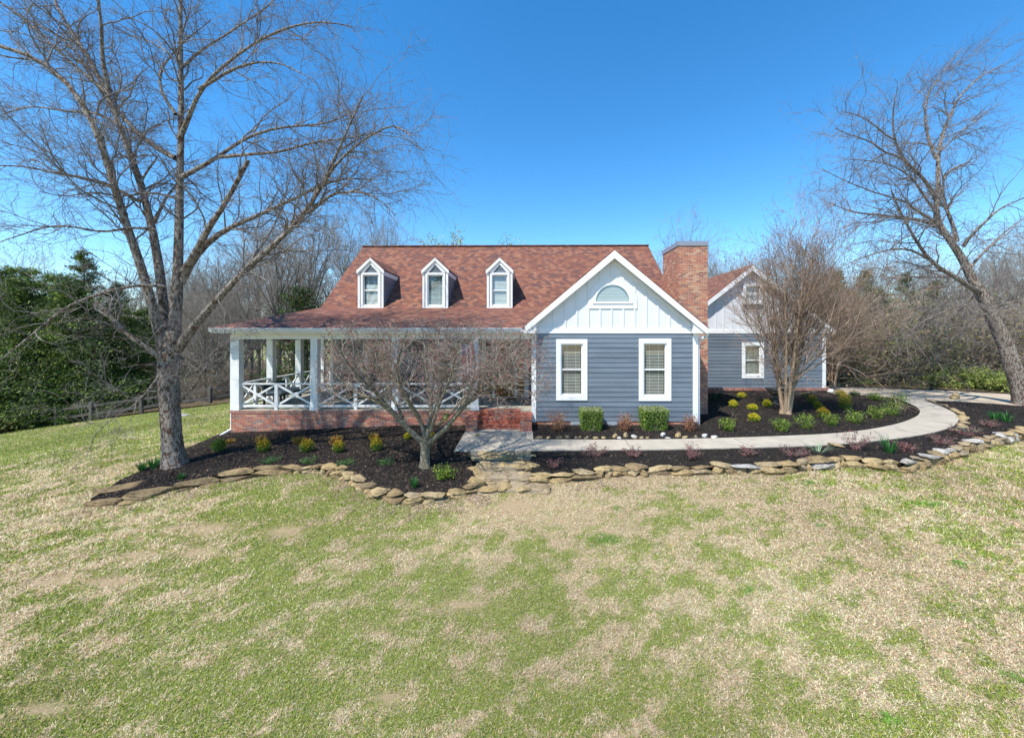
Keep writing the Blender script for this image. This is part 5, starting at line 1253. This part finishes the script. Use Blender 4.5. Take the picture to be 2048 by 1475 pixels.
for px, Y, s, lab in ((1676, 33, 1.02, 'pointed evergreen seen through the crape myrtle twigs'), (1732, 35, 1.08, 'tall pointed evergreen right of the crape myrtle'), (1765, 30, .78, 'bright green evergreen right of the crape myrtle'), (1872, 34, .95, 'evergreen left of the leaning birch'), (1700, 29, .72, 'low evergreen close to the garage corner'), (1790, 29, .62, 'green evergreen low in the thicket'), (1905, 30, .6, 'low evergreen behind the leaning birch trunk'), (1640, 38, .95, 'evergreen just behind the garage eave')):
    o = copy_tree(c3, at_px(px, Y), px * .9, s, lab)
# broadleaf evergreen seen through the porch
mg = cedar(75, (-13.2, 22.5, gz(-13.2, 22.5)), 'dark glossy magnolia seen through the left end of the porch', 6.4, 1.9, 12000, [(.04, .09, .02), (.06, .12, .02), (.03, .06, .02), (.1, .05, .025)], None, 'magnolia_tree', .0, .45, .1)

# thickets: tangled shrubs, copied
def thicket(seed, loc, label, hgt, n1, leafn, cols, name='tangled_shrub', mat=None, group='tangled shrubs at the edge of the wood', wid=1.6, lsz=.05):
    r = np.random.default_rng(seed); e = empty(name, loc, label, 'shrub', group); b = np.array(loc)
    K = 8; a = r.random(n1) * 6.283; rr = r.random(n1) * wid * .5; P0 = np.empty((n1, K, 3)); P0[:, 0] = b + np.stack([np.cos(a) * rr, np.sin(a) * rr, 0 * a - .1], 1)
    d = nrm(np.stack([np.cos(a) * .5, np.sin(a) * .5, 1 + 0 * a], 1) + r.normal(size=(n1, 3)) * .3); L = hgt * (.5 + .7 * r.random(n1))
    for m in range(1, K): d = nrm(d + r.normal(size=(n1, 3)) * .2 - np.array((0, 0, .06 * m / K))); P0[:, m] = P0[:, m - 1] + d * (L / (K - 1))[:, None]
    R0 = (.008 + .02 * r.random(n1))[:, None] * np.linspace(1, .3, K)[None]
    B, BR_ = spawn(P0, R0, n1 * 7, r, hgt * .32, 50, 6, .15, 1, .25, .02, .08, .6, .006, .012, .3); D, DR = spawn(B, BR_, n1 * 22, r, hgt * .14, 50, 4, .1, 1, .25, 0, .05, .7, .004, .008, .3)
    Acc().tubes(P0, R0, 5).build('stems', mat or M_wood, e, False); Acc().tubes(B, BR_, 3).tubes(D, DR, 3).build('twigs', M_wtwig, e, False)
    if leafn: V, F_, cc = leafy(np.concatenate([D.reshape(-1, 3), B.reshape(-1, 3)]), r, leafn, lsz, cols, .05); npmesh('foliage', V, F_, M_leaf, e, cc)
    return e
GTk = 'tangled shrubs at the edge of the wood'
s1 = thicket(81, at_px(1745, 26.5), 'bare tangled brush beyond the driveway near the garage', 3.6, 60, 1500, [(.3, .22, .12), (.2, .2, .07), (.25, .17, .09)])
s2 = thicket(82, at_px(1800, 27), 'green leaved tangled brush in the middle of the driveway thicket', 3.2, 44, 6000, [(.16, .2, .06), (.2, .22, .07), (.12, .15, .05), (.26, .22, .1)])
s3 = thicket(83, at_px(1950, 23.4), 'low bright yellow green shrub at the far driveway edge near the leaning birch', 1.25, 40, 4200, [(.3, .36, .07), (.24, .32, .06), (.38, .4, .12)], group='low yellow green shrubs along the driveway', lsz=.05)
random.seed(5)
for i in range(38):
    px = 1668 + i * 11.5 + random.uniform(-8, 8); Y = random.uniform(25.3, 30) - max(0, (px - 1850)) * .006; q = s2 if random.random() < .3 else s1
    copy_tree(q, at_px(px, Y), random.uniform(0, 6.28), random.uniform(.6, 1.2) if q is s2 else random.uniform(.8, 1.9), ordinal('green leaved brush in the driveway thicket, %s green one from the garage' if q is s2 else 'bare brush in the driveway thicket, %s bare one from the garage'))
for px, Y, s in ((1700, 24.5, .5), (1722, 24.2, .45), (1850, 24, .5), (1880, 23.3, .7), (1905, 23, .9), (1925, 22.8, 1.0), (1975, 22, 1.0), (1995, 21.6, .95), (2020, 21.3, .8)):
    copy_tree(s3, at_px(px, Y), px, s, ordinal('low yellow green shrub along the far side of the driveway, %s from the garage'))
for i in range(26):
    px = -30 + i * 21 + random.uniform(-9, 9); Y = random.uniform(27.5, 36); q = s2 if px < 200 and random.random() < .6 else s1
    copy_tree(q, at_px(px, Y), random.uniform(0, 6.28), random.uniform(.6, 1.0), ordinal('leafy brush under the cedars beyond the left fence, %s from the left' if q is s2 else 'bare brush beyond the left fence, %s bare one from the left'))
s4 = thicket(84, at_px(60, 25.9), 'bright green vine covered shrub at the left fence', 1.7, 22, 6000, [(.09, .16, .025), (.06, .12, .02), (.14, .2, .03)], group='green vines growing on the left fence')
for px, Y, s in ((10, 26.2, 1.1), (35, 25.9, .9), (85, 25.8, .85), (130, 25.7, .8), (160, 25.7, .7), (205, 25.7, .5)): copy_tree(s4, at_px(px, Y), px, s, ordinal('green vine covered shrub growing on the left fence, %s from the left'))

# far wood that reads as one mass
def farwood():
    r = np.random.default_rng(90); n = 480; X = r.uniform(-150, 150, n); Y = r.uniform(60, 105, n); h = r.uniform(7, 14, n); z = gl(X, Y) - 1
    K = 6; Pq = np.zeros((n, K, 3)); t = np.linspace(0, 1, K); Pq[:, :, 0] = X[:, None] + np.cumsum(r.normal(size=(n, K)) * .2, 1); Pq[:, :, 1] = Y[:, None]; Pq[:, :, 2] = z[:, None] + h[:, None] * t[None]
    R_ = (.12 + .1 * r.random(n))[:, None] * np.linspace(1, .2, K)[None]; A, AR = spawn(Pq, R_, 2800, r, 4, 35, 5, .2, 1, .1, .1, 0, .5, .02, .05, .4); B, BR_ = spawn(A, AR, 11000, r, 1.6, 38, 4, .1, 1, .15, .05, 0, .6, .012, .02, .3)
    a = Acc().tubes(Pq, R_, 5).tubes(A, AR, 3).tubes(B, BR_, 3); o = a.build('far_wood', M_wtwig, None, False); tag(o, 'hazy grey brown belt of distant bare trees', 'woodland', None, 'stuff')
farwood()

# split rail fence on the left
def fence():
    pts = [(-30, 26.0), (20, 25.4), (60, 25.2), (113, 25.0), (183, 25.0), (283, 25.6), (345, 26), (420, 26.4), (465, 27)]
    P_ = [at_px(px, Y) for px, Y in pts]; e = empty('rail_fence', P_[3], 'weathered wooden post and rail fence along the top of the left lawn', 'fence')
    for p in P_: MB().box(p.x - .09, p.x + .09, p.y - .09, p.y + .09, p.z - .3, p.z + 1.25).build('post', M_wfence, e)
    for a, b in zip(P_, P_[1:]):
        for h in (.45, 1.0): MB().bar((a.x, a.y - .02, a.z + h), (b.x, b.y - .02, b.z + h + .02), .06, .13).build('rail', M_wfence, e)
fence()
p = at_px(8, 24.2); e = empty('log_pile', p, 'heap of brown split logs at the far left edge of the lawn', 'log pile')
random.seed(3)
for i in range(16):
    k = i % 5; l = i // 5; y = p.y + (k - 2) * .1; x = p.x + random.uniform(-.15, .15) - .2
    MB().tube([(x - .45, p.y + (k - 2) * .27 + (l % 2) * .12, p.z + .12 + l * .22), (x + .45, p.y + (k - 2) * .27 + (l % 2) * .12 + random.uniform(-.08, .08), p.z + .13 + l * .22)], .12, 7).build('log', M_brown, e)

# ------------------------------------------------------------------ garden plants
def plant(px, py, w_, h_, kind, label, name, cat='shrub', fn=hb, group=None):
    b = hit(px, py, fn); s = b.y / F; W, Hh = w_ * s, h_ * s; r = np.random.default_rng(int(px * 7 + py)); e = empty(name, b, label, cat, group)
    ba = np.array(b)
    def leaves(n, c, size, cols, upb=0.0, asp=.5):
        a = nrm(r.normal(size=(n, 3)) + np.array((0, 0, upb))); bb = nrm(np.cross(a, r.normal(size=(n, 3)))); q = (size * (.6 + .8 * r.random(n)))[:, None]
        V = np.concatenate([c - a * q * .6, c + bb * q * asp, c + a * q, c - bb * q * asp]); k = np.arange(n)
        return V, np.stack([k, k + n, k + 2 * n, k + 3 * n], 1), np.concatenate([cols] * 4)
    def stems(n, ht, spread, rad=.004, mat=M_mtwig, K=5):
        a = r.random(n) * 6.283; P0 = np.empty((n, K, 3)); P0[:, 0] = ba + np.array((0, 0, -.03)); d = nrm(np.stack([np.cos(a) * spread, np.sin(a) * spread, 1 + 0 * a], 1)); l = ht * (.7 + .4 * r.random(n))
        for m in range(1, K): d = nrm(d + r.normal(size=(n, 3)) * .15); P0[:, m] = P0[:, m - 1] + d * (l / (K - 1))[:, None]
        R_ = np.full((n, K), rad) * np.linspace(1, .4, K)[None]; Acc().tubes(P0, R_, 4).build('stems', mat, e, False); return P0
    u = r.normal(size=(1, 3))
    if kind in ('globe', 'globe_dark', 'yellow'):
        n = 1500; d = nrm(r.normal(size=(n, 3))); rr = r.random(n) ** .4; c = d * rr[:, None] * np.array((W / 2, W / 2, Hh / 2)) * (1 + .12 * np.sin(d[:, :1] * 9 + d[:, 2:] * 7)) + ba + np.array((0, 0, Hh * .5))
        t = (c[:, 2] - ba[2]) / Hh; g_ = np.array((.08, .17, .02)); y = np.array({'globe': (.5, .31, .02), 'globe_dark': (.1, .16, .02), 'yellow': (.55, .48, .03)}[kind])
        k = smooth01((t - (.45 if kind != 'yellow' else .15) + .25 * r.normal(size=n)) * 2.2)[:, None]; col = (g_ * (1 - k) + y * k) * (.6 + .7 * r.random(n))[:, None]
        V, F_, cc = leaves(n, c, .022, col, .9, .4); npmesh('foliage', V, F_, M_leaf, e, cc); stems(6, Hh * .5, .3)
    elif kind in ('nandina', 'low', 'holly', 'darkholly'):
        n = {'nandina': 700, 'low': 1000, 'holly': 1300, 'darkholly': 900}[kind]; st_ = stems(22 if kind != 'low' else 16, Hh * .95 if kind != 'low' else W * .55, .55 if kind != 'low' else 1.6, .004)
        i = r.integers(0, len(st_), n); j = r.integers(1, 5, n); c = st_[i, j] + r.normal(size=(n, 3)) * np.array((W * .1, W * .1, Hh * .09)); c[:, 0] = ba[0] + (c[:, 0] - ba[0]) * 1.0
        lim = W * .56; c[:, :2] = ba[:2] + np.clip(c[:, :2] - ba[:2], -lim, lim); c[:, 2] = np.clip(c[:, 2], ba[2] + .02, ba[2] + Hh * 1.05)
        pal = {'nandina': [(.45, .2, .04), (.5, .34, .06), (.2, .25, .04), (.4, .1, .04)], 'low': [(.06, .14, .04), (.1, .2, .05), (.05, .1, .035)], 'holly': [(.08, .16, .02), (.2, .3, .04), (.04, .09, .015), (.3, .35, .06)], 'darkholly': [(.03, .06, .02), (.05, .1, .03), (.04, .08, .04)]}[kind]
        col = np.array(pal)[r.integers(0, len(pal), n)] * (.7 + .6 * r.random(n))[:, None]; V, F_, cc = leaves(n, c, .026 if kind != 'low' else .018, col, .5, .45); npmesh('foliage', V, F_, M_leaf, e, cc)
    elif kind == 'box':
        n = 9000; q = r.uniform(-1, 1, size=(n, 3)); k = r.integers(0, 3, n); sg = np.sign(r.random(n) - .5); q[np.arange(n), k] = sg * (1 - .3 * r.random(n) ** 2.2)
        q = q / (1 + .12 * (np.abs(q) ** 4).sum(1, keepdims=True) * .6); q *= 1 + .05 * np.sin(q[:, [1]] * 7 + q[:, [0]] * 5)
        q *= 1.1; tp = .9 + .1 * np.clip(q[:, 2:3] + .3, 0, 1); c = q * np.array((W / 2, W / 2 * .9, Hh / 2)); c[:, :2] *= tp; c = c + ba + np.array((0, W * .4, Hh * .5))
        col = np.array([(.13, .22, .03), (.2, .3, .045), (.09, .16, .025), (.28, .36, .1)])[r.integers(0, 4, n)] * (.6 + .7 * r.random(n))[:, None]
        top = (q[:, 2] > .85)[:, None]; col = np.where(top & (r.random((n, 1)) < .4), np.array((.42, .4, .26)), col)
        V, F_, cc = leaves(n, c, .021, col, .2, .5); npmesh('foliage', V, F_, M_leaf, e, cc)
        m = MB(); m.box(b.x - W * .36, b.x + W * .36, b.y + W * .1, b.y + W * .7, b.z + .05, b.z + Hh * .86); m.build('dark_core', paint('shrub_core_%d' % px, (.03, .05, .012), .9), e); stems(8, Hh * .4, .4)  # solid dark green block fills the shrub behind its leaves
    elif kind == 'red':
        st_ = stems(26, Hh * .95, .3, .004); n = 1300; i = r.integers(0, 26, n); j = r.integers(1, 5, n); c = st_[i, j] + r.normal(size=(n, 3)) * np.array((W * .13, W * .13, Hh * .1)); c[:, 2] = np.minimum(c[:, 2], ba[2] + Hh * 1.05)
        col = np.array([(.33, .1, .07), (.38, .17, .1), (.25, .08, .06), (.3, .24, .1)])[r.integers(0, 4, n)] * (.6 + .8 * r.random(n))[:, None]; V, F_, cc = leaves(n, c, .025, col, .4, .45); npmesh('foliage', V, F_, M_leaf, e, cc)
    elif kind == 'purple':
        st_ = stems(16, max(Hh, W * .55), W / max(Hh, .1) * .55, .005, M_mtwig, 6); st_[:, :, 2] = np.minimum(st_[:, :, 2], ba[2] + Hh)
        n = 900; i = r.integers(0, 16, n); j = r.integers(1, 6, n); c = st_[i, j] + r.normal(size=(n, 3)) * np.array((.035, .035, .025)); c[:, 2] = np.maximum(c[:, 2], ba[2] + .015)
        col = np.array([(.14, .07, .075), (.22, .11, .1), (.28, .08, .09), (.2, .17, .13)])[r.integers(0, 4, n)] * (.6 + .8 * r.random(n))[:, None]; V, F_, cc = leaves(n, c, .022, col, .2, .45); npmesh('foliage', V, F_, M_leaf, e, cc)
    elif kind in ('blades', 'greyblades'):
        n = 60 if kind == 'blades' else 46; K = 5; a = r.random(n) * 6.283; rr = r.random(n) * W * .22; P0 = np.empty((n, K, 3)); P0[:, 0] = ba + np.stack([np.cos(a) * rr, np.sin(a) * rr, 0 * a - .02], 1)
        sp = .32 if kind == 'blades' else .9; d = nrm(np.stack([np.cos(a) * sp, np.sin(a) * sp, 1 + 0 * a], 1)); l = Hh * 1.15 * (.6 + .5 * r.random(n))
        for m in range(1, K): d = nrm(d + np.stack([np.cos(a), np.sin(a), -.8 + 0 * a], 1) * (.1 if kind == 'blades' else .22) * m / K + r.normal(size=(n, 3)) * .03); P0[:, m] = P0[:, m - 1] + d * (l / (K - 1))[:, None]
        wv = np.stack([-np.sin(a), np.cos(a), 0 * a], 1)[:, None] * (np.array((.008, .009, .008, .006, .001)) if kind == 'blades' else np.array((.006, .006, .005, .004, .001)))[None, :, None]
        V = np.concatenate([(P0 - wv).reshape(-1, 3), (P0 + wv).reshape(-1, 3)]); N_ = n * K; I_ = np.arange(N_).reshape(n, K); F_ = np.stack([I_[:, :-1], I_[:, :-1] + N_, I_[:, 1:] + N_, I_[:, 1:]], -1).reshape(-1, 4)
        base = np.array((.035, .14, .03) if kind == 'blades' else (.2, .27, .17)); c1_ = np.repeat(base[None] * (.7 + .7 * r.random((n, 1))), K, 0); npmesh('leaves', V, F_, M_leaf, e, np.concatenate([c1_, c1_]))
    elif kind == 'twigs':
        stems(7, Hh, .9, .005, M_ctwig, 6)
    return e

for x, y, w_, h_, l in ((438, 903, 28, 28, 'dark green round shrub at the left end of the row below the porch wall'),):
    plant(x, y, w_, h_, 'globe_dark', l, 'round_shrub')
for x, y, w_, h_, l in ((527, 904, 26, 26, 'green shrub with orange tip touching the orange mound under the porch corner'), (613, 904, 27, 27, 'golden topped round shrub below the second porch post'), (677, 905, 23, 25, 'small golden topped shrub just right of the second porch post'),
                        (753, 902, 25, 30, 'tall golden topped shrub left of the spreading tree'), (866, 879, 13, 14, 'tiny yellow shrub right behind the spreading tree trunk'), (1625, 808, 21, 19, 'orange topped shrub right of the crape myrtle trunks'),
                        (1636, 818, 16, 16, 'small orange topped shrub touching the one right of the crape myrtle'), (1646, 837, 23, 23, 'orange topped shrub nearest the walk right of the crape myrtle'), (1680, 792, 19, 13, 'rearmost orange shrub of the three near the garage corner'),
                        (1690, 803, 21, 17, 'middle orange shrub of the three near the garage corner'), (1691, 818, 25, 23, 'front orange shrub of the three near the garage corner')):
    plant(x, y, w_, h_, 'globe', l, 'golden_shrub')
for x, y, w_, h_, l in ((1467, 815, 18, 16, 'yellow shrub farthest left in the bed in front of the garage window'), (1505, 821, 22, 14, 'low yellow green shrub below the garage window'), (1534, 815, 18, 17, 'yellow topped shrub just left of the crape myrtle'), (1508, 844, 22, 19, 'brightest yellow shrub in the middle of the upper bed'),
                        (1484, 796, 18, 12, 'small yellow green shrub against the garage foundation'), (815, 879, 14, 14, 'small yellow green shrub left behind the spreading tree trunk')):
    plant(x, y, w_, h_, 'yellow', l, 'yellow_shrub')
for x, y, w_, h_, l in ((457, 887, 22, 12, 'faded orange plant beside the dark round shrub at the porch corner'), (521, 884, 30, 15, 'orange red mound plant under the porch corner post'), (594, 887, 22, 17, 'orange mound plant left of the second porch post'), (672, 885, 32, 17, 'wide orange green mound plant right of the second porch post'), (746, 880, 22, 16, 'green and red mound plant behind the tall golden shrub')):
    plant(x, y, w_, h_, 'nandina', l, 'orange_mound_plant')
for x, y, w_, h_, l in ((543, 923, 36, 13, 'leftmost low green creeping plant near the stone wall'), (618, 924, 36, 15, 'second low green creeping plant from the left'), (688, 930, 36, 24, 'green creeping plant left of the spreading tree, third from the left'), (771, 926, 32, 19, 'green creeping plant just left of the spreading tree trunk')):
    plant(x, y, w_, h_, 'low', l, 'creeping_plant')
for x, y, w_, h_, l in ((888, 958, 46, 30, 'bright green bushy plant right of the spreading tree trunk'), (1456, 861, 30, 28, 'green holly shrub nearest the wing corner'), (1563, 863, 29, 29, 'green holly shrub directly in front of the crape myrtle trunk'), (1611, 858, 31, 32, 'green holly shrub with bare stem right of the crape myrtle trunk'),
                        (1664, 852, 29, 28, 'green holly shrub beside the orange topped shrub near the walk'), (1708, 846, 42, 29, 'large green holly shrub near the walk'), (1754, 838, 38, 27, 'light green shrub left of the paired hollies by the walk bend'), (1786, 832, 32, 36, 'front shrub of the pair at the inside of the walk bend'),
                        (1799, 812, 34, 28, 'rear shrub of the pair at the inside of the walk bend'), (1750, 801, 30, 20, 'green shrub between the driveway and the walk bend')):
    plant(x, y, w_, h_, 'holly', l, 'holly_shrub')
for x, y, w_, h_, l in ((1428, 802, 20, 13, 'dark shrub in the chimney shadow'), (1439, 797, 18, 14, 'dark shrub against the garage foundation beside the chimney'), (1611, 796, 18, 15, 'dark green shrub by the foundation right of the crape myrtle'), (1708, 792, 26, 12, 'dark green low shrub at the driveway side of the upper bed')):
    plant(x, y, w_, h_, 'darkholly', l, 'dark_shrub')
plant(1185, 864, 45, 44, 'box', 'left clipped square green box shrub under the wing wall', 'box_shrub'); plant(1314, 864, 52, 45, 'box', 'right clipped square green box shrub, the larger of the two', 'box_shrub')
for x, y, w_, h_, l in ((1116, 862, 30, 45, 'reddish shrub under the left wing window'), (1249, 862, 36, 37, 'reddish shrub midway between the two square box shrubs'), (1381, 863, 28, 35, 'reddish brown shrub at the right corner of the front wing')):
    plant(x, y, w_, h_, 'red', l, 'red_shrub')
for x, y, w_, h_, l in ((1107, 936, 26, 22, 'small purple shrub just right of the flagstone steps'), (1190, 913, 46, 30, 'purple brown shrub below the left box shrub'), (1266, 912, 46, 20, 'sprawling purple shrub below the middle red shrub'), (1382, 917, 42, 34, 'pinkish purple shrub below the right corner of the wing'),
                        (1496, 911, 36, 22, 'purple shrub beside the walk joint'), (1588, 912, 56, 24, 'wide purple shrub left of the grey strappy plant'), (1710, 899, 46, 42, 'tall sparse purple shrub left of the dark green daffodil clump'), (1812, 902, 48, 28, 'purple shrub right of the dark green daffodil clump'),
                        (1882, 887, 54, 26, 'red purple shrub on the outside of the walk bend'), (1925, 868, 50, 18, 'low purple shrub in the right part of the lower bed'), (1975, 853, 34, 20, 'brown purple shrub near the far right daffodils')):
    plant(x, y, w_, h_, 'purple', l, 'purple_shrub')
for x, y, w_, h_, l, fn in ((284, 942, 18, 20, 'left daffodil clump at the uphill edge of the left bed', hb), (308, 937, 26, 24, 'larger daffodil clump right beside the big birch base', hb), (362, 959, 18, 13, 'small daffodil tuft below the big birch', hb), (829, 976, 10, 22, 'thin daffodil tuft below the spreading tree', hb),
                         (1779, 906, 36, 32, 'dense dark green daffodil clump by the stone wall', hb), (2013, 844, 32, 22, 'dark green daffodil clump at the far right bed', hb), (1988, 842, 20, 20, 'smaller green daffodil clump at the far right bed', hb)):
    plant(x, y, w_, h_, 'blades', l, 'daffodil_clump', 'plant', fn)
plant(1637, 906, 40, 36, 'greyblades', 'grey green strappy plant beside the front walk', 'strappy_plant', 'plant'); plant(1942, 868, 44, 24, 'greyblades', 'grey green strappy plant outside the walk bend', 'strappy_plant', 'plant')
for x, y, w_, h_, l in ((529, 872, 16, 12, 'bare twiggy stems behind the orange mound at the porch corner'), (583, 872, 14, 12, 'bare twigs against the brick below the second railing bay'), (723, 866, 16, 12, 'bare twigs against the brick below the third post'), (1467, 833, 18, 16, 'bare forked grey twigs behind the leftmost holly'), (1440, 818, 14, 14, 'bare twigs at the edge of the chimney shadow')):
    plant(x, y, w_, h_, 'twigs', l, 'bare_twigs', 'plant')
